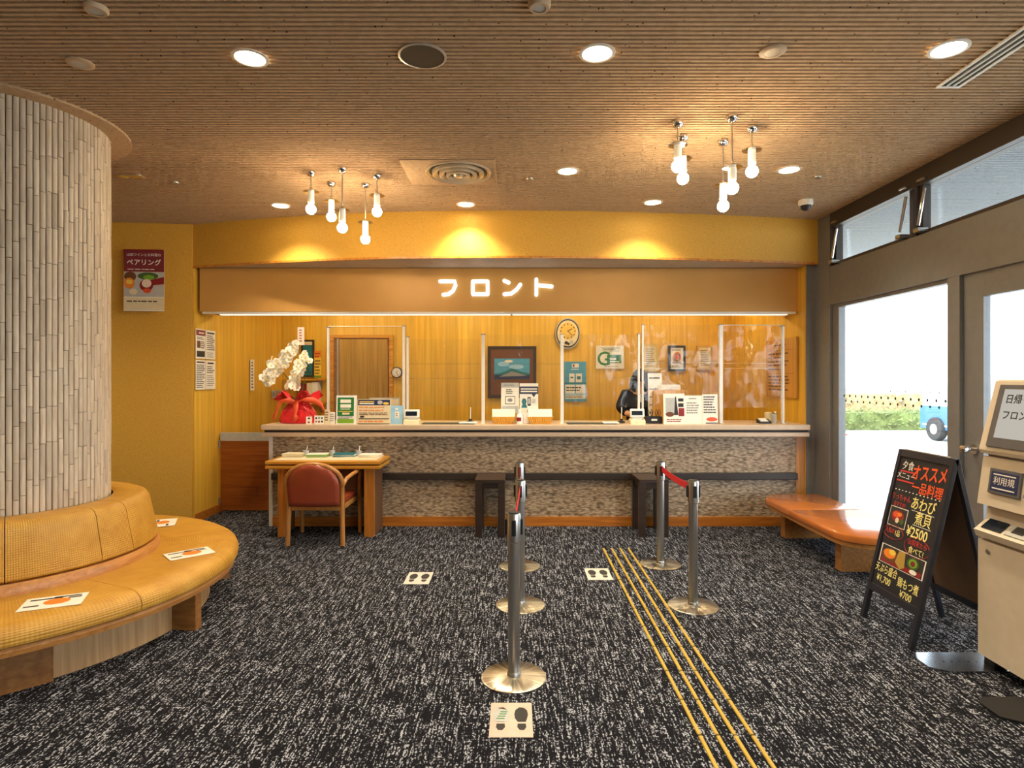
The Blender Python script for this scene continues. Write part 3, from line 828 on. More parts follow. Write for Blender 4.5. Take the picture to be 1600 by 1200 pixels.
B().box(-.1, -.05, -.004, .1, .05, 0, .002).build('plate', 'vent_beige', tw)
df = thing('air_diffuser', 'large round ceiling air diffuser of concentric metal rings', 'air vent', (-.45, 4.758, HC))
B().box(-.42, -.27, -.008, .30, .31, -.001, .002).build('mount_panel', 'ceiling_board', df)
for k, (r0, r1, z) in enumerate(((.26, .225, -.012), (.205, .165, -.024), (.15, .11, -.032), (.095, .06, -.036))):
    B().lathe([(r0, -.008), (r0, z-.006), (r0-.012, z-.010), (r1, z+.006), (r1, -.008)], 40).build('ring', 'diffuser_metal', df, True)
B().lathe([(.045, -.02), (.03, -.045), (0, -.05)], 24).build('hub', 'diffuser_metal', df, True)
B().lathe([(0, -.009), (.25, -.009)], 36).build('throat', 'dark_gap', df)
va = thing('slot_vent', 'long slot air vent in the ceiling beside the window', 'air vent', (2.42, 0, HC))
B().box(-.065, 1.2, -.01, -.05, 3.37, 0).box(.05, 1.2, -.01, .065, 3.37, 0).box(-.05, 3.35, -.01, .05, 3.37, 0).build('frame', 'white_alu', va)
B().box(-.05, 1.2, -.003, .05, 3.35, 0).build('throat', 'black', va)
for x in (-.018, .018): B().box(x-.006, 1.2, -.01, x+.006, 3.35, -.003).build('blade', 'alu', va)
dc = thing('dome_camera', 'small white dome camera on the ceiling near the window corner', 'camera', (2.67, 5.53, HC))
B().lathe([(.0, 0), (.062, 0), (.065, -.035), (.055, -.05), (.045, -.05)], 28).build('housing', 'white', dc, True)
B().lathe([(.046, -.05), (.042, -.075), (.025, -.093), (0, -.098)], 24).build('dome', 'black', dc, True)

def pendant(x, y, pyd, pyb, lab, grp):
    zd = zat(pyd, y)-HC; zb = zat(pyb, y)-HC
    o = thing('pendant_lamp', lab, 'pendant lamp', (x, y, HC), group=grp)
    B().lathe([(0, 0), (.036, 0), (.036, -.018), (.026, -.034), (.008, -.042), (0, -.042)], 20).build('canopy', 'chrome', o, True)
    B().cyl((0, 0, -.04), (0, 0, zd+.03), .005, n=8).build('cable', 'steel', o, True)
    B().lathe([(0, zd+.03), (.012, zd+.028), (.016, zd+.006), (.058, zd+.002), (.062, zd-.004), (.05, zd-.006), (0, zd-.006)], 24).build('disc_shade', 'chrome', o, True)
    zt = min(zd-.07, zb+.05)
    B().lathe([(.024, zd-.005), (.025, zt), (.02, zt-.004), (0, zt-.004)], 18).build('socket', 'white', o, True)
    bl = [(.018, zt), (.020, zb+.034)]
    bl += [(.039*math.cos(t), zb+.039*math.sin(t)) for t in [math.radians(55-14.5*k) for k in range(11)]]; bl[-1] = (0, zb-.039)
    B().lathe(bl, 18).build('bulb', 'bulb_glow', o, True)
GL = [(-1.615, 4.758, 299, 327, 'leftmost bare bulb pendant of the left cluster'), (-1.533, 5.02, 314, 339, 'second bulb pendant from the left in the left cluster'), (-1.342, 4.67, 328, 356, 'middle bulb pendant of the left cluster on the long cable'), (-1.259, 5.056, 347, 374, 'lowest hanging bulb pendant of the left cluster'), (-1.11, 4.833, 305, 331, 'rightmost bare bulb pendant of the left cluster')]
GR = [(1.035, 3.83, 226, 260, 'leftmost bare bulb pendant of the right cluster'), (1.13, 4.053, 247, 279, 'second bulb pendant from the left in the right cluster'), (1.428, 4.13, 289, 322, 'lowest hanging bulb pendant of the right cluster'), (1.351, 3.746, 261, 294, 'middle bulb pendant of the right cluster on the long cable'), (1.538, 3.908, 234, 268, 'rightmost bare bulb pendant of the right cluster')]
for q in GL: pendant(*q, 'pendants of the left cluster')
for q in GR: pendant(*q, 'pendants of the right cluster')
# office lamps above the counter recess, behind the fascia
for x, lab in ((-2.3, 'tube lamp behind the fascia above the orchid'), (-.75, 'tube lamp behind the fascia above the left screens'), (.8, 'tube lamp behind the fascia above the oval clock'), (2.3, 'tube lamp behind the fascia at the window end')):
    o = thing('office_tube_lamp', lab, 'ceiling light', (x, 7.55, 2.62))
    B().box(-.55, -.08, -.03, .55, .08, 0, .004).build('housing', 'white', o)
    B().cyl((-.52, 0, -.045), (.52, 0, -.045), .016).build('tube', 'tube_glow', o, True)

# ================================================================== TICKET KIOSK
kx = 2.5; ky0, ky1 = 2.62, 3.25
kk = thing('ticket_kiosk', 'beige self-service payment kiosk with tilted screen at the right edge', 'kiosk', (0, 0, 0))
B().prism([(kx, .065), (kx, .68), (kx+.03, .69), (kx+.05, .86), (kx+.42, .86), (kx+.42, .065)], ky0, ky1, 'y').build('cabinet', 'kiosk_beige', kk)
B().prism([(kx-.005, .875), (kx+.03, 1.13), (kx+.42, 1.13), (kx+.42, .86), (kx+.05, .86)], ky0, ky1, 'y').build('control_panel', 'kiosk_beige', kk)
B().prism([(kx+.012, 1.145), (kx+.005, 1.165), (kx+.095, 1.53), (kx+.115, 1.54), (kx+.3, 1.54), (kx+.42, 1.14)], ky0, ky1, 'y').build('screen_housing', 'kiosk_beige', kk)
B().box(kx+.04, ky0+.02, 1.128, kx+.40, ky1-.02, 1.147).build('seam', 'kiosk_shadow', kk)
LS = math.atan2(.09, .365)
def kpart(name, z, u, w, h, mat, lean, base, dep=.012):
    """panel on a leaning kiosk face; u = distance from the far edge, z = height of lower edge"""
    o = B().box(-w/2, -dep, 0, w/2, .004, h, .002).build(name, mat, kk)
    o.location = (base, ky1-u-w/2, z); o.rotation_euler = (-lean, 0, -PI/2); return o
fr_ = kpart('screen_frame', 1.185, .05, .53, .335, 'screen_frame', LS, kx+.012)
scn = B().box(-.225, -.0135, .05, .225, -.011, .31).build('display', 'kiosk_screen', fr_)
text('日帰りの', .052, 'ink', fr_, (-.205, -.0142, .255), align='LEFT', bold=.0008)
text('フロント', .052, 'ink', fr_, (-.205, -.0142, .17), align='LEFT', bold=.0008)
LP_ = math.atan2(.035, .255)
c1 = kpart('button_panel', .945, .07, .20, .13, 'screen_frame', LP_, kx+.006)
B().box(-.085, -.0135, .015, .085, -.011, .115).build('label_plate', 'navy', c1)
text('利用規', .045, 'white', c1, (0, -.0145, .066))
q = B()
for zz in (.025, .098): q.box(-.07, -.015, zz, .07, -.0135, zz+.006)
q.build('label_line', 'white', c1)
c2 = kpart('coin_slot', .985, .31, .075, .10, 'alu', LP_, kx+.012)
B().lathe([(.026, 0), (.028, .006), (.012, .010), (0, .010)], 20).xf(Matrix.Translation((0, -.012, .055)) @ Matrix.Rotation(PI/2, 4, 'X')).build('dial', 'steel', c2, True)
kpart('note_slot', .895, .33, .16, .05, 'lcd', LP_, kx+.0)
kpart('return_button', .955, .29, .045, .018, 'grey', LP_, kx+.008)
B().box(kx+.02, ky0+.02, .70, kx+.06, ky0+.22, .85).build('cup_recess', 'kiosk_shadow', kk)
tr = B().prism([(kx-.012, .70), (kx-.025, .735), (kx-.01, .745), (kx+.055, .80), (kx+.055, .69)], ky1-.33, ky1+.0, 'y').build('reader_tray', 'kiosk_beige', kk)
for u, w, mt in ((.03, .13, 'lcd'), (.18, .13, 'light_grey')):
    o = B().box(-w/2, -.004, 0, w/2, .002, .075, .002).build('reader_pad', mt, tr)
    o.location = (kx-.008, ky1-u-w/2, .7495); o.rotation_euler = (-.868, 0, -PI/2)
    if mt == 'light_grey': B().box(-.035, -.006, .02, .035, -.004, .065).build('reader_mark', 'ink', o)
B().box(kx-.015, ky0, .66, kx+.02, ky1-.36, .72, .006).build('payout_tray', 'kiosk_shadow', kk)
B().cyl((kx+.003, ky1-.07, .63), (kx-.006, ky1-.07, .63), .012).build('lock', 'steel', kk, True)
for y in (2.68, 3.15):
    B().prism([(2.28, y), (2.2, y+.05), (2.2, y+.17), (2.24, y+.22), (2.95, y+.22), (2.95, y)], .002, .012).build('foot_plate', 'metal_plate' if y > 3 else 'black', kk)
    B().box(kx+.05, y+.05, .012, kx+.12, y+.12, .068).build('levelling_block', 'black', kk)
q = B()
for k in range(7): q.cyl((2.32+.045*k, 3.26, .012), (2.32+.045*k, 3.26, .0135), .006, n=8)
q.build('plate_hole', 'ink', kk)

# ================================================================== A-FRAME MENU BOARD
af = thing('menu_board', 'black A-frame chalkboard of dinner dishes beside the kiosk', 'sign board', (2.51, 3.665, 0))
LA = math.atan2(.255, 1.085); HL = 1.085/math.cos(LA); WA = .50
def aframe(side):
    o = bpy.data.objects.new('panel_front' if side < 0 else 'panel_back', B().box(-WA/2+.03, -.006, .205, WA/2-.03, .006, HL-.03).build('tmp', 'chalk_black' if side < 0 else 'board_back').data)
    bpy.data.objects.remove(bpy.data.objects['tmp']); C.objects.link(o); o.parent = af
    o.location = (side*.255, 0, 0); o.rotation_euler = (side*LA, 0, -PI/2)
    for s in (-1, 1): B().box(s*WA/2-(.032 if s > 0 else 0), -.014, 0, s*WA/2+(.032 if s < 0 else 0), .014, HL, .003).build('stile', 'navy_edge', o)
    for z in (.19, HL-.045): B().box(-WA/2+.032, -.013, z, WA/2-.032, .013, z+.045, .002).build('rail', 'navy_edge', o)
    return o
fp = aframe(-1); aframe(1)
B().cyl((0, -WA/2+.05, 1.085), (0, WA/2-.05, 1.085), .008).build('hinge', 'steel', af, True)
def U(u, v): return (-WA/2+.03+u*(WA-.06), -.0072, .235+v*(HL-.29))
def chalk(s, u, v, size, mat, bold=.001, sx=1, tl=0): return text(s, size, mat, fp, U(u, v), (PI/2, tl, 0), 'chalk_lettering', .0005, bold=bold, sx=sx)
chalk('夕食', .2, .945, .062, 'chalk_white', 0, .9); chalk('メニュー', .2, .868, .05, 'chalk_white', 0, .85)
chalk('オススメ', .66, .915, .105, 'chalk_orange', .002, .72, -.06); chalk('一品料理', .68, .80, .075, 'chalk_orange', .001, .9)
chalk('りっちゃん', .21, .70, .046, 'chalk_red', 0, .8); chalk('おすすめ!', .21, .645, .034, 'chalk_red', 0, .8)
chalk('あわび', .68, .685, .085, 'chalk_yellow', .0005, .85); chalk('煮貝', .74, .585, .085, 'chalk_yellow', .0005, .85); chalk('¥2500', .68, .48, .085, 'chalk_yellow', .0008, .85)
chalk('人気の', .13, .435, .038, 'chalk_red', 0, .8); chalk('1品', .30, .43, .044, 'chalk_yellow', 0, .8)
chalk('山梨来たら', .74, .41, .040, 'chalk_red', 0, .85); chalk('食べて!', .74, .355, .046, 'chalk_yellow', 0, .9)
chalk('天ぷら盛合', .25, .135, .060, 'chalk_yellow', 0, .72); chalk('¥1,700', .24, .06, .058, 'chalk_yellow', 0, .85)
chalk('鶏もつ煮', .74, .10, .064, 'chalk_yellow', 0, .75); chalk('¥700', .74, .028, .058, 'chalk_yellow', 0, .9)
ul = B()
for u0, u1, v in ((.06, .38, .905), (.03, .40, .83)):
    a, c = U(u0, v), U(u1, v+.004); ul.box(a[0], -.0076, a[2]-.006, c[0], -.006, a[2]+.004)
ul.build('underline', 'chalk_red', fp)
dt = B()
for k in range(13):
    a = U(.05+.075*k, .757); dt.box(a[0]-.004, -.0076, a[2]-.003, a[0]+.006, -.006, a[2]+.003)
for u0, u1, v in ((.48, .92, .635), (.56, .92, .535)):
    a, c = U(u0, v), U(u1, v); dt.box(a[0], -.0076, a[2], c[0], -.006, a[2]+.003)
dt.build('chalk_line', 'chalk_white', fp)
def loop(u, v, ru, rv):
    b = B(); n = 28
    pts = [U(u+ru*math.cos(2*PI*i/n), v+rv*math.sin(2*PI*i/n)) for i in range(n)]
    b.tube(pts+pts[:1], .0014, 5, False); return b.build('chalk_ring', 'chalk_red', fp)
loop(.21, .43, .22, .05); loop(.74, .385, .25, .07)
def photo(u0, v0, u1, v1, items):
    a, c = U(u0, v0), U(u1, v1); w, h = c[0]-a[0], c[2]-a[2]
    o = B().box(-w/2, -.0015, 0, w/2, 0, h).build('photo', 'white', fp); o.location = ((a[0]+c[0])/2, -.0062, a[2])
    printed(o, w, h, [('ink', 'r', .025, .03, .975, .97)]+items, -.0016, .0004)
photo(.04, .475, .42, .625, [('dark_red', 'e', .5, .55, .36, .3), ('red_orange', 'e', .42, .62, .2, .16), ('cream', 'e', .52, .34, .1, .14), ('orange', 'e', .6, .66, .14, .1), ('leaf_green', 'e', .8, .34, .12, .14)])
photo(.04, .185, .98, .325, [('dark_red', 'r', .05, .06, .95, .3), ('brown', 'e', .24, .5, .2, .36), ('orange', 'e', .22, .58, .14, .25), ('yellow', 'e', .28, .7, .08, .15), ('gold_leaf', 'p', [(.38, .3), (.42, .95), (.56, .98), (.6, .2), (.5, .05)]), ('leaf_green', 'e', .76, .6, .13, .3), ('lime', 'e', .76, .62, .09, .22), ('maroon', 'e', .76, .6, .05, .14), ('white_paper', 'e', .8, .2, .08, .12)])

# ================================================================== CLEAR VINYL SCREENS ON THE COUNTER
ZC = 1.066; YS = 6.36
def vscreen(px0, px1, pyt, pyb, lab, posts, crinkle=.006, rail=True, slots=()):
    xa, xb = xat(px0, YS), xat(px1, YS); zt, zb = zat(pyt, YS), zat(pyb, YS)
    o = thing('vinyl_screen', lab, 'screen', (0, YS, ZC), group='clear vinyl counter screens')
    for p, wd, dpt, top in posts:
        x = xat(p, YS); zz = zat(top, YS)
        B().box(x-wd/2, -dpt/2, 0, x+wd/2, dpt/2, zz-ZC, .002).build('post', 'white_alu', o)
        B().box(x-wd/2-.006, -dpt/2-.004, zz-ZC, x+wd/2+.006, dpt/2+.004, zz-ZC+.008).build('post_cap', 'grey', o)
        B().box(x-wd/2-.004, -.05, 0, x+wd/2+.004, .05, .006, .002).build('post_foot', 'white_alu', o)
    if rail: B().cyl((xa, 0, zt-ZC), (xb, 0, zt-ZC), .004, n=8).build('top_rail', 'white_alu', o, True)
    b = B(); bm = b.bm; nx, nz = 30, 24; g = []
    sd = random.random()*50
    for j in range(nz+1):
        row = []
        for i in range(nx+1):
            x = xa+(xb-xa)*i/nx; z = zb+(zt-zb)*j/nz
            f = mnoise.noise(Vector((x*4+sd, z*3, .3)))*2+mnoise.noise(Vector((x*11+sd, z*9, 4)))
            row.append(bm.verts.new((x, crinkle*f, z-ZC)))
        g.append(row)
    for j in range(nz):
        for i in range(nx): bm.faces.new((g[j][i], g[j][i+1], g[j+1][i+1], g[j+1][i]))
    b.build('vinyl_sheet', 'vinyl', o, True)
    for py in slots:
        z = zat(py, YS)-ZC; B().box(xa, -.003, z, xb, -.001, z+.004).build('seam', 'acrylic', o)
vscreen(513, 632, 510, 655, 'clear vinyl screen before the office doorway beside the orchid', ((513, .022, .03, 512), (631, .026, .035, 510)), .007)
vscreen(640, 750, 530, 634, 'clear vinyl screen without top bar left of the landscape picture', ((637, .022, .03, 527),), .006, False, (569, 592))
vscreen(756, 877, 523, 634, 'clear vinyl screen standing before the landscape picture', ((755, .034, .04, 523), (878, .034, .04, 523)), .009, False, (569,))
vscreen(884, 997, 523, 636, 'clear vinyl screen between the oval clock and the staff member', ((998, .022, .03, 522),), .005, False, (591,))
vscreen(1005, 1124, 508, 636, 'clear vinyl screen before the three framed certificates', ((1004, .018, .03, 508), (1126, .036, .04, 508)), .006, False, (567, 576))
vscreen(1131, 1222, 508, 637, 'crinkled clear vinyl screen at the window end of the counter', ((1223, .022, .04, 510),), .022, True, (568, 576))

# ================================================================== ORCHID
orc = thing('potted_orchid', 'white moth orchid in red wrapping paper at the counter end', 'potted plant', (xat(467, 6.42), 6.42, ZC))
b = B(); bm = b.bm; n = 40; rings = []
for j, (r, z) in enumerate(((.0, .0), (.19, .004), (.195, .04), (.16, .13), (.10, .20), (.085, .235), (.13, .27), (.21, .30))):
    ring = []
    for i in range(n):
        a = 2*PI*i/n; k = 1+(.13*math.sin(a*7+j*.6)+.08*math.sin(a*13+2*j)+.15*math.cos(a*2))*(j/7); zz = z+(.05*math.sin(a*5+1)*(j > 5)); ring.append(bm.verts.new((r*k*math.cos(a), .62*r*k*math.sin(a), max(zz, .001))))
    rings.append(ring)
for A, D in zip(rings, rings[1:]):
    for i in range(n): bm.faces.new((A[i], A[(i+1) % n], D[(i+1) % n], D[i]))
bmesh.ops.remove_doubles(bm, verts=bm.verts[:], dist=.0005)
b.build('wrapping_paper', 'red_wrap', orc)
for s, p in ((-1, [(0, -.09, .22), (-.1, -.12, .25), (-.17, -.11, .21), (-.21, -.1, .10), (-.235, -.1, .05)]), (1, [(0, -.09, .22), (.10, -.12, .26), (.2, -.1, .24), (.27, -.09, .2), (.30, -.08, .12)]), (1, [(0, -.10, .22), (.02, -.14, .15), (.0, -.15, .08), (.03, -.14, .04)])):
    rbn = B(); prev = None
    for q in p:
        q = Vector(q); wv = Vector((0, .0, .035)) if abs(q.x) > .15 else Vector((.025, 0, .02)); row = [rbn.bm.verts.new(q-wv), rbn.bm.verts.new(q+wv)]
        if prev: rbn.bm.faces.new((prev[0], prev[1], row[1], row[0]))
        prev = row
    o = rbn.build('ribbon', 'red_orange', orc, True); md = o.modifiers.new('t', 'SOLIDIFY'); md.thickness = .003
def leaf(p0, d, l, wd, mat='leaf_green', parent=None, droop=.3, name='leaf'):
    b = B(); bm = b.bm; d = Vector(d).normalized(); sd = d.cross(Vector((0, 0, 1))).normalized(); prev = None
    for k in range(7):
        t = k/6; c = Vector(p0)+d*l*t+Vector((0, 0, -droop*l*t*t)); ww = wd*math.sin(PI*min(.98, .12+.86*t)); row = [bm.verts.new(c-sd*ww+Vector((0, 0, ww*.3))), bm.verts.new(c), bm.verts.new(c+sd*ww+Vector((0, 0, ww*.3)))]
        if prev:
            for m in range(2): bm.faces.new((prev[m], prev[m+1], row[m+1], row[m]))
        prev = row
    o = b.build(name, mat, parent, True); md = o.modifiers.new('t', 'SOLIDIFY'); md.thickness = .002; return o
for dx, dy, dz, l in ((-1, -.3, .25, .22), (.9, -.4, .3, .2), (.1, -1, .5, .15), (-.6, .7, .4, .2), (.6, .6, .5, .22)): leaf((0, 0, .24), (dx, dy, dz), l, .035, 'leaf_green', orc)
def fl():
    b = B(); bm = b.bm
    for k in range(5):
        a = PI/2+2*PI*k/5; wd = .026 if k in (1, 4) else .017; L = .046 if k in (1, 4) else .043
        ca, sa = math.cos(a), math.sin(a); pts = []
        for t, ww in ((0, .006), (.3, wd*.8), (.65, wd), (.9, wd*.55), (1.0, .0)):
            for sg in ((-1, 1) if ww else (0,)):
                u, v = t*L, sg*ww; pts.append(bm.verts.new((u*ca-v*sa, -.004-.010*math.sin(t*2.6)+(.003 if k in (1, 4) else 0), u*sa+v*ca)))
        for m in range(0, 6, 2): bm.faces.new((pts[m], pts[m+1], pts[m+3], pts[m+2]))
        bm.faces.new((pts[6], pts[7], pts[8]))
    return b
f0 = fl().build('flower', 'petal', orc, True)
lip = B().sphere((0, -.016, -.006), .009, 8, 6, (1, 1, .8)).build('lip', 'yellow', f0, True)
def cpx(x, y): return Vector(((400+x/6-467)*6.42/FPX, 0, zat(480+y/6, 6.42)-ZC))
stem = {}
fi = [0]
def spray(pts, count, spread, base):
    P3 = [cpx(*p) for p in pts]
    B().tube([Vector((base, 0, .2)), Vector((base+.01, .02, .35))]+[p+Vector((0, .03, .01)) for p in P3], .0045, 8).build('stem', 'leaf_green', orc, True)
    for k in range(count):
        t = k/(count-1)*(len(P3)-1); i = min(int(t), len(P3)-2); c = P3[i].lerp(P3[i+1], t-i)
        d = (P3[i+1]-P3[i]).normalized(); nrm = Vector((-d.z, 0, d.x)); sg = (k % 3)-1
        c = c+nrm*spread*sg+Vector((random.uniform(-.01, .01), random.uniform(-.035, .0)-(.015 if sg == 0 else 0), random.uniform(-.01, .01)))
        o = f0 if fi[0] == 0 else dup(f0, orc); fi[0] += 1
        o.location = c; o.rotation_euler = (random.uniform(-.3, .3), random.uniform(-.5, .5), random.uniform(-.6, .6)); sc1 = random.uniform(.85, 1.08); o.scale = (sc1,)*3
spray([(400, 360), (330, 410), (270, 480), (205, 570), (140, 640), (85, 700)], 30, .038, -.01)
spray([(160, 520), (150, 600), (120, 700)], 6, .025, -.03)
spray([(490, 470), (440, 520), (400, 610), (370, 690), (335, 760)], 22, .036, .02)
for px, py in ((305, 335), (152, 455)):
    B().tube([cpx(px-15, py+60), cpx(px, py)], [.01, .004], 6).build('bud', 'petal', orc, True)
tg_ = B().box(-.036, -.004, 0, .036, .004, .19, .002).build('name_tag', 'pale_pink', orc); tg_.location = cpx(405, 335)+Vector((0, .05, -.02))
printed(tg_, .072, .19, [('dark_red', 'lines', .3, .15, .7, .92, 5)], -.0045)

# ================================================================== THINGS ON THE COUNTER
def stand_sheet(px0, px1, pyt, label, base, items, Y=6.25, name='counter_sign', cat='sign', t=.006, tilt=-.06, pyb=None, rz=0, frame=None, z=ZC, group=None):
    w = (px1-px0)*Y/FPX; zt = zat(pyt, Y); zb = z if pyb is None else zat(pyb, Y)
    o = sheet(name, label, cat, (xat((px0+px1)/2, Y), Y, zb+.0008), w, zt-zb, base, items, rz, tilt, t, frame, .012, group)
    if pyb is None:
        st = B().prism([(.0, .0), (.07, .0), (.004, (zt-zb)*.7)], -.01, .01, 'x'); st.build('easel_leg', 'light_grey', o)
    return o
stand_sheet(525, 557, 618, 'green and white notice in a white stand on the counter', 'white', [('green', 'r', .06, .28, .86, .93), ('lime', 'r', .06, .03, .86, .18), ('white_paper', 'r', .2, .74, .72, .86), ('white_paper', 'r', .2, .57, .72, .69), ('green', 'r', .32, .77, .36, .83), ('green', 'r', .52, .77, .56, .83), ('green', 'r', .3, .6, .34, .66), ('yellow', 'r', .12, .43, .8, .46), ('white_paper', 'r', .2, .51, .68, .535), ('cream', 'r', .3, .33, .66, .4), ('ink', 'lines', .1, .19, .84, .27, 2)])
stand_sheet(558, 610, 624, 'cream menu board with navy header beside the green notice', 'cream', [('navy', 'r', .02, .76, .98, .98), ('white_paper', 'r', .06, .80, .5, .85), ('yellow', 'r', .06, .88, .5, .92), ('light_grey', 'e', .68, .87, .08, .08), ('yellow', 'e', .86, .83, .09, .05), ('orange', 'lines', .05, .64, .95, .72, 1), ('orange', 'lines', .05, .52, .95, .6, 1), ('brown', 'lines', .06, .36, .94, .48, 2), ('ink', 'r', .04, .2, .96, .235), ('ink', 'e', .15, .3, .07, .04), ('orange', 'lines', .05, .06, .95, .16, 1), ('ink', 'r', .02, 0, .98, .03)])
stand_sheet(577, 624, 621.5, 'grey flat panel standing behind the cream menu board', 'light_grey', [('cream', 'r', .04, .06, .96, .94)], 6.52, 'back_panel', 'panel')
stand_sheet(610, 629, 634, 'pale blue leaflet stand beside the cash display', 'pale_blue', [('white_paper', 'r', .36, .35, .72, .68), ('ink', 'lines', .45, .4, .62, .62, 2), ('white_paper', 'e', .5, .82, .14, .06), ('white_paper', 'r', .3, .3, .8, .32)], 6.25, 'leaflet_stand', 'leaflets', t=.03)
def pos(px0, px1, pyt, label, Y=6.24):
    w = (px1-px0)*Y/FPX; o = thing('cash_display', label, 'display', (xat((px0+px1)/2, Y), Y, ZC)); h = zat(pyt, Y)-ZC
    B().prism([(-.06, 0), (.06, 0), (.06, .05), (.02, .06), (-.05, .035)], -w/2, w/2, 'x').build('base', 'cream', o)
    B().box(-w*.32, -.012, .04, w*.32, .02, h-.06).build('neck', 'white', o)
    hd = B().box(-w*.48, -.02, h-.085, w*.48, .02, h, .006, Matrix.Rotation(-.2, 3, 'X'), (0, 0, h-.04)).build('head', 'white', o)
    B().box(-w*.40, -.0225, h-.068, w*.34, -.019, h-.022, 0, Matrix.Rotation(-.2, 3, 'X'), (0, 0, h-.04)).build('lcd_window', 'lcd', hd)
pos(632, 656, 640, 'white cash display with dark window beside the pale blue leaflets')
pos(984, 1007, 639, 'white cash display with dark window before the staff member')
def mat_(px0, px1, label, Y0=6.22, Y1=6.42, mt='mat_green'):
    o = B().box(xat(px0, 6.3), Y0, ZC, xat(px1, 6.3), Y1, ZC+.006, .002).build('counter_mat', mt); tag(o, label, 'mat')
mat_(660, 742, 'dark counter mat left of the basket pair'); mat_(886, 962, 'dark counter mat right of the basket pair')
def penstand(px, pyt, label, Y=6.40):
    o = thing('pen_stand', label, 'pen stand', (xat(px, Y), Y, ZC+.006)); h = zat(pyt, Y)-ZC
    B().lathe([(0, 0), (.04, 0), (.038, .012), (.016, .022), (.014, .04), (0, .04)], 18).build('base', 'black', o, True)
    B().cyl((0, 0, .035), (.003, .0, h), .005, .004).build('pen', 'white', o, True)
penstand(735, 637, 'black pen stand on the left counter mat'); penstand(971, 637, 'black pen stand before the staff member')
def tray(px0, px1, label, Y=6.34, mt='white'):
    w = (px1-px0)*Y/FPX; o = B().box(-w/2, 0, 0, w/2, .14, .012, .004).build('paper_pad', mt); o.location = (xat((px0+px1)/2, Y), Y, ZC+.0065); tag(o, label, 'paper pad')
tray(717, 745, 'thin white paper pad beside the left pen stand', 6.24); tray(943, 968, 'thin white paper pad beside the right pen stand', 6.24)
def basket(px0, px1, label):
    Y = 6.36; w = (px1-px0)*Y/FPX; o = thing('slip_basket', label, 'basket', (xat((px0+px1)/2, Y), Y, ZC), group='wicker baskets')
    def ring(hw, hd): return rrect(-hw, -hd, hw, hd, .02, .02, 4)
    b = B(); bm = b.bm; rg = []
    for f, z in ((.38, 0), (.44, .03), (.5, .075), (.485, .075), (.43, .03), (.37, .004)): rg.append([bm.verts.new((x, y, z)) for x, y in ring(w*f, .075*f/.42)])
    n = len(rg[0])
    for A, D in zip(rg, rg[1:]):
        for i in range(n): bm.faces.new((A[i], A[(i+1) % n], D[(i+1) % n], D[i]))
    bm.faces.new(rg[0][::-1]); bm.faces.new(rg[-1]); b.build('bowl', 'basket', o)
    for k in range(11):
        t = -1+2*k/10; B().cyl((t*w*.36, -.068, .002), (t*w*.47, -.09, .072), .006, n=6).build('wicker_stake', 'basket', o, True)
    bb = B().box(-w*.46, -.05, .03, w*.46, .0, .14, 0, Matrix.Rotation(-.25, 3, 'X'), (0, 0, .03)); bb.build('paper_slips', 'white_paper', o)
    b2 = B().box(-w*.48, .02, .03, w*.47, .05, .155, 0, Matrix.Rotation(-.15, 3, 'X'), (0, 0, .03)); b2.build('paper_slips', 'white_paper', o)
basket(768, 806, 'wicker basket of paper slips below the landscape picture, left one'); basket(824, 864, 'wicker basket of paper slips right of the white spray bottle')
stand_sheet(783, 811, 598, 'white and grey notice standing in the left basket', 'white_paper', [('light_grey', 'r', .0, .84, 1, 1), ('light_grey', 'r', .04, 0, .96, .24), ('ink', 'lines', .28, .62, .72, .8, 3), ('ink', 'r', .22, .3, .78, .56), ('white_paper', 'r', .25, .32, .75, .54), ('grey', 'e', .5, .43, .14, .06), ('grey', 'lines', .15, .88, .85, .96, 1)], 6.46, 'notice_card', 'notice', pyb=646)
stand_sheet(812, 841, 599, 'white and navy notice with blue figure beside the grey one', 'white_paper', [('navy', 'r', 0, .66, 1, .9), ('white_paper', 'r', .06, .72, .94, .76), ('white_paper', 'r', .06, .8, .94, .84), ('navy', 'p', [(.65, .66), (.88, .66), (.76, .55)]), ('teal', 'e', .24, .42, .13, .1), ('teal', 'p', [(.08, .22), (.42, .22), (.34, .33), (.16, .33)]), ('navy', 'r', .42, .28, .6, .56), ('light_grey', 'r', .45, .34, .57, .52), ('grey', 'lines', .66, .36, .9, .5, 3), ('dark_red', 'lines', .4, .08, .95, .18, 2)], 6.45, 'notice_card', 'notice', pyb=648)
bt = thing('spray_bottle', 'small white bottle with red print between the baskets', 'bottle', (xat(812, 6.28), 6.28, ZC))
B().lathe([(0, 0), (.03, 0), (.032, .008), (.032, .085), (.022, .105), (.012, .112), (.012, .125), (0, .125)], 20).build('body', 'white', bt, True)
B().lathe([(.015, .12), (.015, .145), (.01, .155), (0, .155)], 14).build('pump', 'white', bt, True)
B().lathe([(.0328, .03), (.0328, .07)], 8, a0=math.radians(200), a1=math.radians(300), caps=False).build('print', 'dark_red', bt)
wb2 = tag(B().box(-.03, -.02, 0, .03, .02, .11, .003).build('tissue_box', 'white'), 'white card box right beside the spray bottle', 'box'); wb2.location = (xat(819, 6.32)+.02, 6.36, ZC)
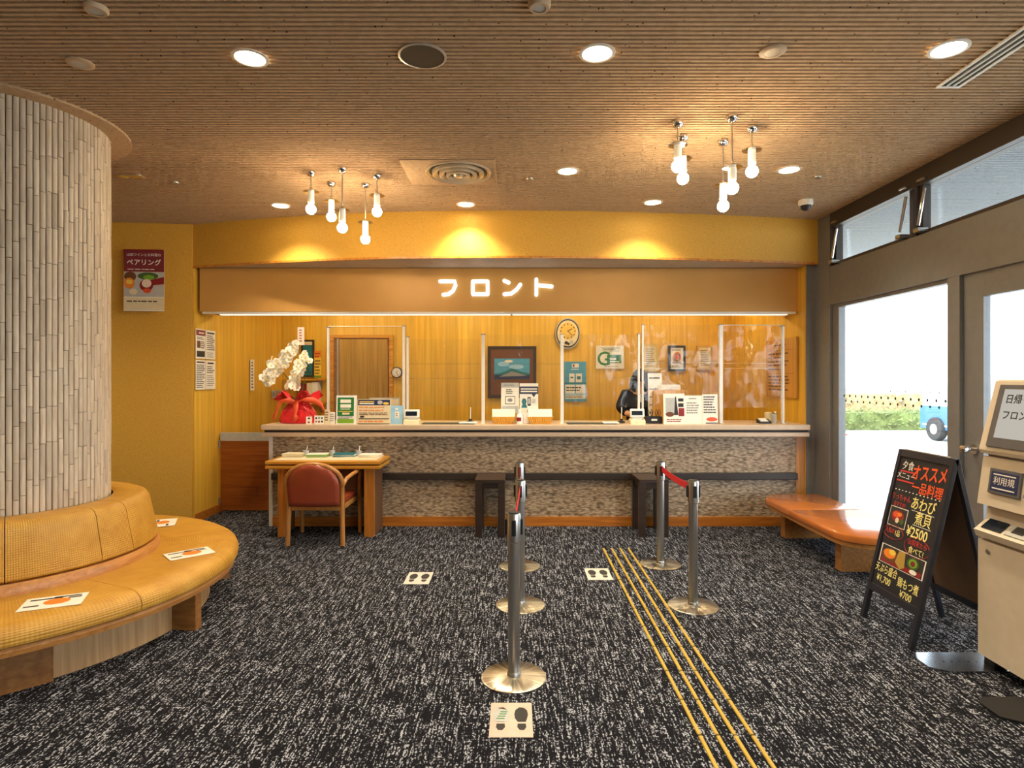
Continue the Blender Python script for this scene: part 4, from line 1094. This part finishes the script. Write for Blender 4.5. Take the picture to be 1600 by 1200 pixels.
# small cards by the orchid
stand_sheet(478, 487, 651, 'tiny photo card nearest the orchid wrapping', 'white_paper', [('ink', 'e', .5, .75, .2, .13), ('dark_red', 'e', .5, .25, .2, .12)], 6.24, 'photo_card', 'card')
stand_sheet(491, 506, 649.5, 'small white card with six photos beside the orchid', 'white_paper', [('ink', 'e', .2, .7, .1, .12), ('grey', 'e', .5, .72, .1, .12), ('teal', 'e', .8, .7, .1, .12), ('grey', 'e', .2, .3, .1, .12), ('dark_red', 'e', .5, .28, .1, .12), ('ink', 'e', .8, .3, .1, .12)], 6.24, 'photo_card', 'card')
stand_sheet(507, 515, 640, 'cream leaflet leaning between the photo cards and the green notice', 'cream', [('brown', 'lines', .1, .2, .9, .9, 4)], 6.24, 'leaflet', 'leaflets')
stand_sheet(515, 523, 644, 'narrow white leaflet touching the green notice', 'white_paper', [('grey', 'lines', .1, .2, .9, .9, 4)], 6.26, 'leaflet', 'leaflets')
# leaflets at the staff position
stand_sheet(1013, 1035, 583, 'white sheet with grey drawing behind the staff leaflets', 'white_paper', [('ink', 'lines', .1, .84, .9, .96, 1), ('grey', 'lines', .1, .1, .9, .75, 4), ('ink', 'p', [(.3, .2), (.5, .7), (.6, .68), (.45, .2)])], 6.62, 'leaflet', 'leaflets')
stand_sheet(1034, 1064, 601, 'white sheet with dark arch drawing in the leaflet rack', 'white_paper', [('navy', 'lines', .2, .7, .85, .9, 2), ('ink', 'e', .3, .5, .1, .08), ('ink', 'lines', .1, .3, .9, .5, 2)], 6.58, 'leaflet', 'leaflets')
rk = thing('leaflet_rack', 'beige wooden leaflet rack beside the staff member', 'rack', (xat(1046, 6.53), 6.53, ZC)); w = (1071-1020)*6.53/FPX; h = zat(609, 6.53)-ZC
B().box(-w/2, 0, 0, w/2, .01, h).build('back_board', 'board_plaque', rk)
for s in (-1, 1): B().box(s*w/2-.005, -.06, 0, s*w/2+.005, .01, h*.95).build('side_board', 'board_plaque', rk)
B().box(-w/2, -.06, 0, w/2, 0, .01).build('shelf', 'board_plaque', rk)
stand_sheet(1037, 1070, 615, 'flyer with dark tower photo and red print before the rack', 'white_paper', [('light_grey', 'r', .1, .3, .62, .86), ('ink', 'p', [(.5, .3), (.56, .9), (.6, .9), (.7, .3)]), ('dark_red', 'r', .72, .26, .98, .52), ('ink', 'r', .7, .56, .95, .68), ('ink', 'r', .7, .74, .95, .84), ('brown', 'e', .3, .32, .2, .08), ('dark_red', 'lines', .15, .06, .9, .18, 2)], 6.25, 'flyer', 'leaflets')
stand_sheet(1070, 1098, 618, 'plain white notice with short grey lines on the counter', 'white_paper', [('ink', 'lines', .25, .86, .7, .92, 1), ('grey', 'lines', .12, .35, .9, .78, 5)], 6.255, 'notice_card', 'notice')
stand_sheet(1098, 1122, 616, 'white notice with red oval stamp beside the plain one', 'white_paper', [('ink', 'lines', .08, .35, .92, .95, 7), ('red_orange', 'e', .6, .16, .36, .07), ('ink', 'r', .2, .02, 1, .05)], 6.25, 'notice_card', 'notice')
bc = thing('pen_box', 'black pen box with loop handles beside the cash display', 'pen box', (xat(1021, 6.36), 6.36, ZC))
B().box(-.085, -.04, 0, .085, .04, .075, .004).build('box', 'black', bc)
for x in (-.06, -.02, .03, .06): B().tube([(x, 0, .07), (x-.012, 0, .12), (x, 0, .15), (x+.014, 0, .12), (x+.006, 0, .07)], .004, 6).build('clip_loop', 'black', bc, True)
B().box(-.03, -.042, .03, .03, -.04, .05).build('label_strip', 'white', bc)
cr = thing('card_reader', 'small black card reader at the window end of the counter', 'card reader', (xat(1195, 6.38), 6.38, ZC))
B().prism([(-.05, 0), (.05, 0), (.05, .045), (-.05, .02)], -.07, .05, 'x').build('body', 'black', cr)
B().prism([(-.045, .022), (.045, .047), (.045, .052), (-.045, .027)], -.06, .02, 'x').build('keypad', 'white', cr)
tag(B().box(xat(1198, 6.46), 6.46, ZC, xat(1206, 6.46), 6.52, ZC+.11, .003).build('tissue_box', 'cream'), 'cream carton behind the card reader', 'box')
bt2 = thing('hand_gel', 'slim clear bottle beside the card reader', 'bottle', (xat(1210, 6.42), 6.42, ZC))
B().lathe([(0, 0), (.022, 0), (.024, .01), (.024, .09), (.01, .105), (0, .105)], 16).build('body', 'light_grey', bt2, True)
B().box(-.006, -.03, .105, .006, .006, .125, .002).build('pump', 'white', bt2)
B().box(-.02, -.02, .105, .0, .0, .11).build('collar', 'black', bt2)

# ================================================================== ON THE WRITING DESK
ZD = .749
def dleaf(px0, px1, label, mt, h=.03, Y=6.12, mt2=None):
    w = (px1-px0)*Y/FPX; o = thing('desk_leaflets', label, 'leaflets', (xat((px0+px1)/2, Y), Y, ZD))
    for k in range(4):
        z = h*k/4; B().box(-w/2+random.uniform(0, .01), -.09+random.uniform(0, .02), z, w/2-random.uniform(0, .02), .07, z+h/4.2, 0, Matrix.Rotation(random.uniform(-.08, .08), 3, 'Z')).build('leaflet', mt if k % 2 else (mt2 or mt), o)
dleaf(444, 476, 'stack of cream leaflets on the left of the writing desk', 'cream', .035); dleaf(481, 515, 'stack of green and white leaflets on the writing desk', 'white_paper', .03, mt2='lime'); dleaf(522, 557, 'stack of teal leaflets on the writing desk', 'teal', .032, mt2='white_paper'); dleaf(563, 597, 'stack of white leaflets on the right of the writing desk', 'white_paper', .025, mt2='cream')
def pencup(px, label, Y=6.16):
    o = thing('pen_cup', label, 'pen cup', (xat(px, Y), Y, ZD)); B().lathe([(0, 0), (.028, 0), (.03, .055), (.026, .055), (.024, .006), (0, .006)], 18).build('cup', 'light_grey', o, True)
    B().cyl((.0, .005, .01), (.012, .01, .10), .004).build('pen', 'white', o, True)
pencup(478, 'grey pen cup left of the green leaflets'); pencup(519, 'grey pen cup left of the teal leaflets'); pencup(560, 'grey pen cup right of the teal leaflets')
def clip_(px, label, Y=6.212):
    o = thing('clear_holder', label, 'holder', (xat(px, Y), Y, ZD)); B().box(-.04, .0, 0, .04, .004, .085).build('back_plate', 'acrylic', o); B().box(-.04, -.018, 0, .04, 0, .004).build('foot_plate', 'acrylic', o)
clip_(452, 'clear holder behind the cream leaflets'); clip_(497, 'clear holder behind the green leaflets'); clip_(539, 'clear holder behind the teal leaflets'); clip_(580, 'clear holder behind the white leaflets')

# ================================================================== ON THE BACK WALL
YK = YW-.035
def wallsheet(px0, px1, pyt, pyb, label, base, items, name, cat, frame=None, fw=.03, Y=YK):
    w = (px1-px0)*Y/FPX
    return sheet(name, label, cat, (xat((px0+px1)/2, Y), Y, zat(pyb, Y)), w, zat(pyt, Y)-zat(pyb, Y), base, items, 0, 0, .006, frame, fw)
dr = struct(B().box(xat(522, YK), YK-.005, 0, xat(610, YK), YK+.015, zat(527, YK)).build('door_2', 'plinth_brown'))
fr2 = B(); xa, xb, zt = xat(520, YK), xat(611, YK), zat(527, YK)
fr2.box(xa-.03, YK-.03, 0, xa+.02, YK+.01, zt+.03).box(xb-.02, YK-.03, 0, xb+.03, YK+.01, zt+.03).box(xa+.02, YK-.03, zt-.01, xb-.02, YK+.01, zt+.03); fr2.build('door_frame', 'desk_wood', dr)
B().box(xat(527, YK), YK-.02, .1, xat(530, YK), YK-.006, zt-.02).build('glass_edge', 'alu', dr)
B().box(xat(531, YK), YK-.014, .1, xat(606, YK), YK-.006, zt-.03).build('door_leaf', 'office_door', dr)
def clock(px, py, rx, rz, label, oval=False):
    Y = YK-.02; s = Y/FPX; rx *= s; rz *= s; o = thing('wall_clock', label, 'clock', (xat(px, Y), Y, zat(py, Y)))
    def el(f): return ellipse(0, 0, rx*f, rz*f, 32)
    B().prism(el(1), -.02, .04, 'y').build('case', 'frame_dark' if not oval else 'light_grey', o)
    if oval: B().prism(el(.93), -.023, -.019, 'y').build('bezel', 'frame_dark', o)
    B().prism(el(.84), -.026, -.018, 'y').build('dial', 'cream' if oval else 'white', o)
    cz = rz*.14 if oval else 0; R = rx*(.56 if oval else .7)
    if oval: B().prism(ellipse(0, cz, rx*.66, rx*.66, 28), -.028, -.025, 'y').build('inner_dial', 'gold_leaf', o)
    mk = B()
    for k in range(12):
        a = PI/6*k; mk.box(R*math.sin(a)-rx*.04, -.0300, cz+R*math.cos(a)-rx*.05, R*math.sin(a)+rx*.04, -.0265, cz+R*math.cos(a)+rx*.05)
    mk.build('hour_marks', 'ink', o)
    for a, L, wd in ((60, R*.7, rx*.06), (135, R*.95, rx*.045)) if oval else ((30, R*.6, rx*.08), (150, R*.9, rx*.06)):
        B().box(-wd/2, -.033, -L*.1, wd/2, -.030, L, 0).xf(Matrix.Translation((0, 0, cz)) @ Matrix.Rotation(math.radians(a), 4, 'Y')).build('hand', 'black', o)
    if oval:
        for x, z, r in ((-.12, -.62, .14), (.3, -.55, .16), (.05, -.68, .1)): B().prism(ellipse(x*rx, z*rz, r*rx, r*rx, 14), -.029, -.025, 'y').build('ornament', 'ink' if r < .15 else 'alu', o)
clock(887, 521, 19.5, 24, 'large oval wall clock above the blue poster', True); clock(620, 582, 8.5, 8.5, 'small round wall clock beside the office doorway')
wallsheet(762, 838, 541, 622, 'large dark framed picture of a blue mountain lake', 'ink', [('brown', 'r', 0, 0, 1, 1), ('sky_blue', 'r', .08, .34, .92, .80), ('pale_blue', 'e', .3, .68, .14, .05), ('pale_blue', 'e', .6, .62, .18, .05), ('white_paper', 'e', .42, .74, .1, .03), ('teal', 'p', [(.08, .46), (.3, .5), (.48, .58), (.55, .57), (.75, .5), (.92, .48), (.92, .42), (.08, .42)]), ('navy', 'r', .08, .34, .92, .44), ('grey', 'p', [(.2, .4), (.5, .52), (.85, .42)])], 'landscape_picture', 'picture', 'stool_wood', .045)
wallsheet(882, 916, 565, 627, 'blue and white poster with large white characters below the oval clock', 'sky_blue', [('white_paper', 'r', .04, .06, .96, .42), ('sky_blue', 'r', .48, .2, .52, .42), ('white_paper', 'r', .34, .85, .66, .95), ('dark_red', 'r', .38, .87, .46, .93), ('white_paper', 'lines', .3, .78, .7, .83, 1), ('white_paper', 'r', .22, .48, .46, .7), ('white_paper', 'r', .52, .48, .8, .7), ('teal', 'r', .28, .58, .40, .62), ('teal', 'r', .58, .55, .74, .63), ('teal', 'r', .0, .44, 1, .47), ('ink', 'lines', .08, .24, .92, .38, 2), ('pale_blue', 'r', .04, .16, .96, .2), ('ink', 'lines', .06, .08, .9, .15, 2)], 'poster', 'poster')
gs = wallsheet(931, 975, 540, 576, 'white sign with a big green G hanging from strings', 'white_paper', [('green', 'r', .4, .24, .9, .6), ('white_paper', 'r', .44, .38, .72, .46), ('white_paper', 'r', .44, .28, .84, .33), ('green', 'r', .2, .76, .84, .78), ('green', 'r', .2, .88, .84, .9), ('ink', 'lines', .26, .8, .8, .87, 1), ('grey', 'lines', .3, .06, .95, .12, 1)], 'hanging_sign', 'sign')
text('G', .27, 'green', gs, (-.085, -.004, .13), bold=.003)
for x in (-.13, .08): B().cyl((x, .0, .31), (x, .004, .42), .003, n=6).build('string', 'white', gs)
wallsheet(1003, 1029, 537, 580, 'gold framed certificate directly above the staff member', 'cream', [('grey', 'lines', .15, .1, .85, .9, 9)], 'certificate', 'picture', 'gold_leaf', .03)
wallsheet(1044, 1071, 540, 580, 'black framed certificate with an orange round emblem', 'white_paper', [('orange', 'e', .5, .55, .36, .27), ('green', 'e', .5, .55, .28, .2), ('red_orange', 'e', .5, .56, .2, .14), ('brown', 'r', .15, .26, .85, .34), ('ink', 'lines', .1, .86, .9, .93, 1), ('ink', 'lines', .1, .06, .9, .18, 2)], 'certificate', 'picture', 'black', .032)
wallsheet(1089, 1113, 540, 578, 'gold framed certificate nearest the window end', 'cream', [('grey', 'lines', .15, .1, .85, .9, 9)], 'certificate', 'picture', 'gold_leaf', .025)
wallsheet(471, 491, 531, 589, 'framed green board on the wall behind the orchid', 'teal', [('cream', 'r', 0, .9, 1, 1), ('ink', 'lines', .1, .05, .9, .3, 4)], 'green_board', 'board', 'stool_wood', .025)
wallsheet(491, 502, 548, 590, 'narrow colourful poster beside the framed green board', 'yellow', [('orange', 'r', 0, .75, 1, 1), ('dark_red', 'lines', .1, .72, .9, .95, 2), ('ink', 'lines', .1, .1, .9, .68, 5), ('lime', 'r', 0, .0, 1, .08)], 'poster', 'poster')
sh = thing('wall_shelf', 'narrow wooden shelf behind the orchid with brackets', 'shelf', (xat(480, YK), YK+.01, zat(592, YK)))
B().box(-.28, -.2, -.02, .28, .0, 0, .003).build('board', 'desk_wood', sh)
for x in (-.2, .2): B().prism([(0, -.02), (-.15, -.02), (0, -.14)], x-.008, x+.008, 'x').build('bracket', 'steel', sh)
for k, (px0, px1, pyt, mt, lab) in enumerate(((472, 482, 600, 'dark_red', 'dark red folder behind the orchid'), (483, 491, 598, 'cream', 'cream folder behind the orchid, next to the red one'), (491, 500, 597, 'white_paper', 'white folder behind the orchid under the shelf'))):
    Y = YK-.06; o = thing('folder', lab, 'folder', (xat((px0+px1)/2, Y), Y, 1.2)); w = (px1-px0)*Y/FPX
    B().box(-w/2, -.1, 0, w/2, .06, zat(pyt, Y)-1.2, .003).build('cover', mt, o); B().box(-w*.3, -.102, .08, w*.3, -.1, .16).build('spine_label', 'white', o)
lg = thing('folder_ledge', 'low wooden ledge under the folders behind the orchid', 'shelf', (xat(480, YK), YK+.01, 1.18)); B().box(-.28, -.2, 0, .28, 0, .02, .003).build('board', 'desk_wood', lg)
for x in (-.2, .2): B().prism([(0, 0), (-.15, 0), (0, -.12)], x-.008, x+.008, 'x').build('bracket', 'steel', lg)
sw = thing('switch_plate', 'grey switch plates on the wall left of the orchid', 'switch', (xat(425, YK)+.03, YK, zat(622, YK)))
for x in (0, .08): B().box(x-.03, -.01, 0, x+.03, .012, .11, .003).build('plate', 'light_grey', sw); B().box(x-.012, -.016, .03, x+.012, -.01, .08, .002).build('rocker', 'grey', sw)
# on the left return wall (facing +x)
def lsheet(y, z, w, h, label, base, items, name, cat): return sheet(name, label, cat, (-3.408, y, z), w, h, base, items, PI/2, 0, .002)
for y, z, lab, it in ((6.52, 1.755, 'paper notice with dark red heading, upper left of four on the wood wall', [('maroon', 'r', .04, .78, .96, .97), ('white_paper', 'lines', .3, .82, .9, .92, 1), ('ink', 'r', .1, .06, .9, .26), ('white_paper', 'lines', .2, .1, .8, .22, 2), ('brown', 'r', .12, .36, .45, .6), ('ink', 'lines', .1, .64, .95, .74, 2), ('ink', 'lines', .5, .34, .95, .6, 4)]),
                      (6.735, 1.755, 'paper notice with black heading, upper right of four on the wood wall', [('ink', 'r', .1, .88, .9, .93), ('ink', 'lines', .1, .3, .92, .84, 8), ('grey', 'lines', .1, .05, .9, .25, 3)]),
                      (6.52, 1.42, 'densely printed paper notice, lower left of four on the wood wall', [('ink', 'r', .1, .9, .9, .95), ('ink', 'lines', .08, .05, .95, .86, 13)]),
                      (6.735, 1.42, 'sparsely printed paper notice, lower right of four on the wood wall', [('ink', 'r', .15, .88, .8, .93), ('ink', 'lines', .1, .55, .92, .82, 4), ('grey', 'lines', .1, .1, .9, .5, 6)])):
    lsheet(y, z, .205, .32, lab, 'white_paper', it, 'paper_notice', 'notice')
lsheet(7.8, zat(610, 7.8), .12, .40, 'narrow upright white name strip on the wood wall', 'white_paper', [('ink', 'lines', .3, .05, .7, .95, 9)], 'name_strip', 'sign')
# wooden tariff board on the right return (facing -x)
sheet('tariff_board', 'wooden plaque of burnt-in lettering on the right return wall', 'plaque', (3.008, 6.83, zat(622, 6.5)), .78, .66, 'board_plaque', [('brown', 'lines', .3, .86, .7, .93, 1), ('brown', 'r', .08, .8, .92, .805), ('brown', 'lines', .1, .45, .8, .78, 5), ('brown', 'r', .08, .4, .92, .405), ('brown', 'lines', .1, .1, .85, .38, 5)], -PI/2, 0, .018)
# poster on the left wall
pst = sheet('wine_poster', 'hanging poster of clinking wine glasses on the golden wall', 'poster', (xat(226.5, 6.27), 6.255, zat(486, 6.27)), .395, .635, 'white_paper', [('maroon', 'r', 0, .64, 1, .985), ('light_grey', 'r', 0, .23, 1, .64), ('leaf_green', 'e', .6, .57, .26, .06), ('lime', 'e', .62, .55, .14, .04), ('dark_red', 'p', [(.62, .5), (1, .56), (1, .44), (.7, .42)]), ('brown', 'e', .16, .56, .15, .08), ('orange', 'e', .14, .45, .13, .09), ('yellow', 'e', .14, .47, .08, .04), ('cream', 'e', .24, .31, .1, .05), ('dark_red', 'e', .56, .42, .17, .1), ('pale_pink', 'e', .57, .45, .12, .07), ('red_orange', 'e', .58, .33, .1, .04), ('cream', 'r', 0, .0, 1, .22), ('ink', 'lines', .08, .135, .94, .175, 1), ('white_paper', 'lines', .1, .665, .92, .69, 1)], math.atan2(.28, 2.56)*1, 0, .003)
text('ペアリング', .068, 'white', pst, (0, -.004, .50), bold=.001); text('山梨ワインとお料理の', .034, 'white', pst, (0, -.004, .58)); text('阿波踊り処', .034, 'ink', pst, (.0, -.005, .052)) if False else None
printed(pst, .395, .635, [('ink', 'lines', .3, .055, .75, .10, 1)], -.003)
B().cyl((-.195, -.004, .632), (.195, -.004, .632), .007, n=8).build('hanger_bar', 'dark_red', pst, True); B().cyl((-.195, -.004, .003), (.195, -.004, .003), .006, n=8).build('bottom_bar', 'white', pst, True)
B().tube([(-.19, -.004, .635), (.01, .0, .885), (.19, -.004, .635)], .002, 5).build('string', 'gold_leaf', pst)

# ================================================================== STAFF MEMBER
def skinmesh(verts, edges, sub=2, root=0):
    me = bpy.data.meshes.new('sk'); me.from_pydata([v[:3] for v in verts], edges, []); o = bpy.data.objects.new('sk', me); C.objects.link(o)
    o.modifiers.new('s', 'SKIN'); o.modifiers.new('ss', 'SUBSURF').levels = sub
    for i, v in enumerate(verts):
        r = v[3]; me.skin_vertices[0].data[i].radius = r if isinstance(r, tuple) else (r, r); me.skin_vertices[0].data[i].use_root = (i == root)
    bpy.context.view_layer.update(); dg = bpy.context.evaluated_depsgraph_get(); out = bpy.data.meshes.new_from_object(o.evaluated_get(dg)); bpy.data.objects.remove(o); return out
pe = thing('person', 'person in a dark suit with bowed head behind the counter', 'person', (1.475, 7.22, 0))
bodyb = B()
# torso, arms and legs (the figure leans a little towards the counter, -y)
V = [(0, .02, .86, (.15, .10)), (0, .0, 1.05, (.13, .095)), (0, -.03, 1.24, (.15, .105)), (0, -.05, 1.36, (.10, .075)), (0, -.07, 1.42, (.05, .05)), (0, -.10, 1.48, (.045, .05)),
     (-.16, -.05, 1.355, .058), (-.235, -.06, 1.19, .046), (-.17, -.26, 1.13, .036), (-.15, -.33, 1.125, .028),
     (.16, -.05, 1.355, .058), (.235, -.06, 1.19, .046), (.13, -.24, 1.14, .036), (.10, -.31, 1.13, .028),
     (-.09, .02, .80, .085), (-.10, .0, .45, .058), (-.10, .03, .09, .04), (-.10, -.12, .03, .035),
     (.09, .02, .80, .085), (.10, .0, .45, .058), (.10, .03, .09, .04), (.10, -.12, .03, .035)]
E = [(0, 1), (1, 2), (2, 3), (3, 4), (4, 5), (3, 6), (6, 7), (7, 8), (8, 9), (3, 10), (10, 11), (11, 12), (12, 13), (0, 14), (14, 15), (15, 16), (16, 17), (0, 18), (18, 19), (19, 20), (20, 21)]
me = skinmesh(V, E); bodyb.bm.from_mesh(me)
for wx, wy, wz, m in ((-.15, -.33, 1.115, 1), (.10, -.31, 1.12, -1)):
    hv = [(wx, wy, wz, .026), (wx+.01*m, wy-.05, wz-.012, (.034, .016)), (wx+.012*m, wy-.085, wz-.018, (.036, .014))]; he = [(0, 1), (1, 2)]
    me = skinmesh(hv, he); bodyb.bm.from_mesh(me)
    for k, (dx, L) in enumerate(((-.028, .058), (-.009, .068), (.010, .064), (.028, .05))):
        x = wx+.012*m+dx; fv = [(x, wy-.08, wz-.018, .0085), (x, wy-.08-L*.5, wz-.022, .008), (x, wy-.08-L*.85, wz-.034, .0075), (x, wy-.08-L, wz-.045, .006)]
        bodyb.bm.from_mesh(skinmesh(fv, [(0, 1), (1, 2), (2, 3)], 1))
    fv = [(wx+.028*m, wy-.03, wz-.012, .011), (wx+.05*m, wy-.06, wz-.022, .0095), (wx+.052*m, wy-.09, wz-.034, .008)]
    bodyb.bm.from_mesh(skinmesh(fv, [(0, 1), (1, 2)], 1))
# head: bowed towards the counter
HM = Matrix.Translation((0, -.105, 1.53)) @ Matrix.Rotation(.62, 4, 'X')
hb = B(); bmesh.ops.create_uvsphere(hb.bm, u_segments=28, v_segments=20, radius=1)
for v in hb.bm.verts:
    x, y, z = v.co; wx = .074*(1-.22*max(0, -z)); y2 = .094*y; z2 = .112*z
    if y < 0 and z < .2: y2 *= 1-.12*max(0, -z)
    v.co = (x*wx, y2, z2)
hb.tube([(0, -.09, .012), (0, -.112, -.02), (0, -.098, -.032)], [.008, .015, .010], 8)
hb.sphere((0, -.086, -.058), .018, 10, 6, (1.2, .4, .3))
for s in (-1, 1):
    hb.sphere((s*.03, -.083, .008), .013, 10, 6, (1, .5, .6)); hb.sphere((s*.076, .0, -.005), .024, 10, 8, (.35, .6, 1.1))
hb.xf(HM); tmp = bpy.data.meshes.new('h'); hb.bm.to_mesh(tmp); hb.bm.free(); bodyb.bm.from_mesh(tmp)
bodyb.build('body', 'skin', pe, True)
hr = B(); bmesh.ops.create_uvsphere(hr.bm, u_segments=32, v_segments=24, radius=1)
for v in hr.bm.verts:
    x, y, z = v.co; v.co = (x*.094, y*.112+.004, z*.126+.006)
    if z < -.1: v.co.z -= .05*(-z); v.co.x *= 1+.08*(-z)
dele = [v for v in hr.bm.verts if v.co.y < -.075 and v.co.z < .03 and abs(v.co.x) < .05]
bmesh.ops.delete(hr.bm, geom=dele, context='VERTS')
for k in range(26):
    a = math.radians(-50+k*280/25); x, y = .088*math.cos(a), .1*math.sin(a)
    hr.tube([(x*.8, y*.8, .06), (x*1.05, y*1.05, -.03), (x*1.08, y*1.06, -.12), (x*.95, y*.98+.02, -.19-random.uniform(0, .03))], [.014, .019, .017, .004], 6)
hr.xf(HM); o = hr.build('hair', 'hair', pe, True); md = o.modifiers.new('t', 'SOLIDIFY'); md.thickness = .006
g = lambda r: tuple(q+.016 for q in r) if isinstance(r, tuple) else r+.014
JV = [V[0][:3]+((.165, .115),)]+[v[:3]+(g(v[3]),) for v in V[1:4]]+[v[:3]+(g(v[3]),) for v in V[6:9]]+[v[:3]+(g(v[3]),) for v in V[10:13]]
JE = [(0, 1), (1, 2), (2, 3), (3, 4), (4, 5), (5, 6), (3, 7), (7, 8), (8, 9)]
jb = B(); jb.bm.from_mesh(skinmesh(JV, JE)); jk = jb.build('jacket', 'suit', pe, True)
B().prism([(-.035, 0), (.035, 0), (.012, -.2), (-.012, -.2)], -.004, .004, 'y').xf(Matrix.Translation((0, -.142, 1.36)) @ Matrix.Rotation(.12, 4, 'X')).build('shirt_front', 'white', pe)
for z in (1.13, 1.06): B().sphere((0, -.118, z), .008, 8, 6).build('button', 'alu', jk)
TV = [(0, .02, .90, (.145, .105)), (-.09, .02, .78, .10), (-.10, .0, .45, .074), (-.10, .03, .10, .06), (.09, .02, .78, .10), (.10, .0, .45, .074), (.10, .03, .10, .06)]
tb = B(); tb.bm.from_mesh(skinmesh(TV, [(0, 1), (1, 2), (2, 3), (0, 4), (4, 5), (5, 6)])); tb.build('trousers', 'suit', pe, True)
for s in (-1, 1): B().box(s*.10-.045, -.17, 0, s*.10+.045, .08, .07, .02).build('shoe', 'black', pe, True)

# ================================================================== OUTSIDE
def hedge_row(y, xa, xb, z0, z1, dep, label, mt, n):
    b = B(); bm = b.bm
    for k in range(n):
        c = Vector((random.uniform(xa, xb), random.uniform(y, y+dep), random.uniform(z0, z1))); d = Vector((random.uniform(-1, 1), random.uniform(-1, 1), random.uniform(-1, 1))).normalized(); e = d.orthogonal().normalized(); s = random.uniform(.04, .08)
        b.quad(c-d*s, c+e*s*.5, c+d*s, c-e*s*.5)
    o = thing('hedge', label, 'hedge', (0, 0, 0)); f = b.build('foliage', mt, o); f['kind'] = 'stuff'
    core = B().box(xa, y+.15, z0-.02, xb, y+dep-.1, z1-.12); core.build('branch_core', mt, o)
hedge_row(17.8, 7.0, 13.5, 0.0, .62, .8, 'low clipped green hedge along the far side of the car park', 'hedge', 3500)
hedge_row(19.0, 7.0, 14.5, 0.0, 1.15, .8, 'dry brown hedge standing behind the green one', 'hedge_dry', 3500)
vn = thing('van', 'blue compact van with glare painted white on its upper half, parked outside along the window', 'car', (10.5, 12.2, -.02))
L_ = 3.4; Wd = 1.48
B().prism([(0, .28), (.05, .75), (.25, .86), (3.3, .86), (3.4, .8), (3.4, .28)], 0, Wd, 'x').build('lower_body', 'van_blue', vn)
B().prism([(.25, .86), (.75, 1.5), (.95, 1.62), (3.2, 1.62), (3.38, 1.45), (3.4, .86)], .06, Wd-.06, 'x').build('upper_body', 'white', vn)  # white stands in for the overexposed glare above the blue body
for y0, y1 in ((.85, 1.6), (1.7, 2.4), (2.5, 3.2)): B().box(.045, y0, .95, .06, y1, 1.42, .004).build('side_window', 'glare_glass', vn)
B().box(-.01, 0.1, .36, 0, 3.3, .40).build('sill_trim', 'light_grey', vn)
for y in (.6, 2.78):
    for x in (.0, Wd):
        wh = B().lathe([(.13, -.09), (.27, -.09), (.29, -.06), (.29, .06), (.27, .09), (.13, .09)], 28).xf(Matrix.Translation((x, y, .29)) @ Matrix.Rotation(PI/2, 4, 'Y')).build('wheel', 'tyre', vn, True)
        B().lathe([(0, -.092), (.05, -.095), (.06, -.085), (.17, -.088), (.18, -.07)], 20).xf(Matrix.Translation((x, y, .29)) @ Matrix.Rotation(PI/2*(1 if x == 0 else -1), 4, 'Y')).build('hubcap', 'alu', wh, True)
B().box(-.14, .62, .92, -.0, .72, 1.1, .02).build('mirror', 'van_blue', vn)
cn = thing('traffic_cone', 'red traffic cone by the hedge outside the window', 'cone', (xat(1308, 16.5), 16.5, -.02))
B().box(-.19, -.19, 0, .19, .19, .04, .01).build('base', 'cone_red', cn); B().lathe([(.14, .04), (.03, .7), (0, .7)], 20).build('cone', 'cone_red', cn, True)
B().lathe([(.112, .25), (.079, .45)], 20).build('white_band', 'white', cn, True)
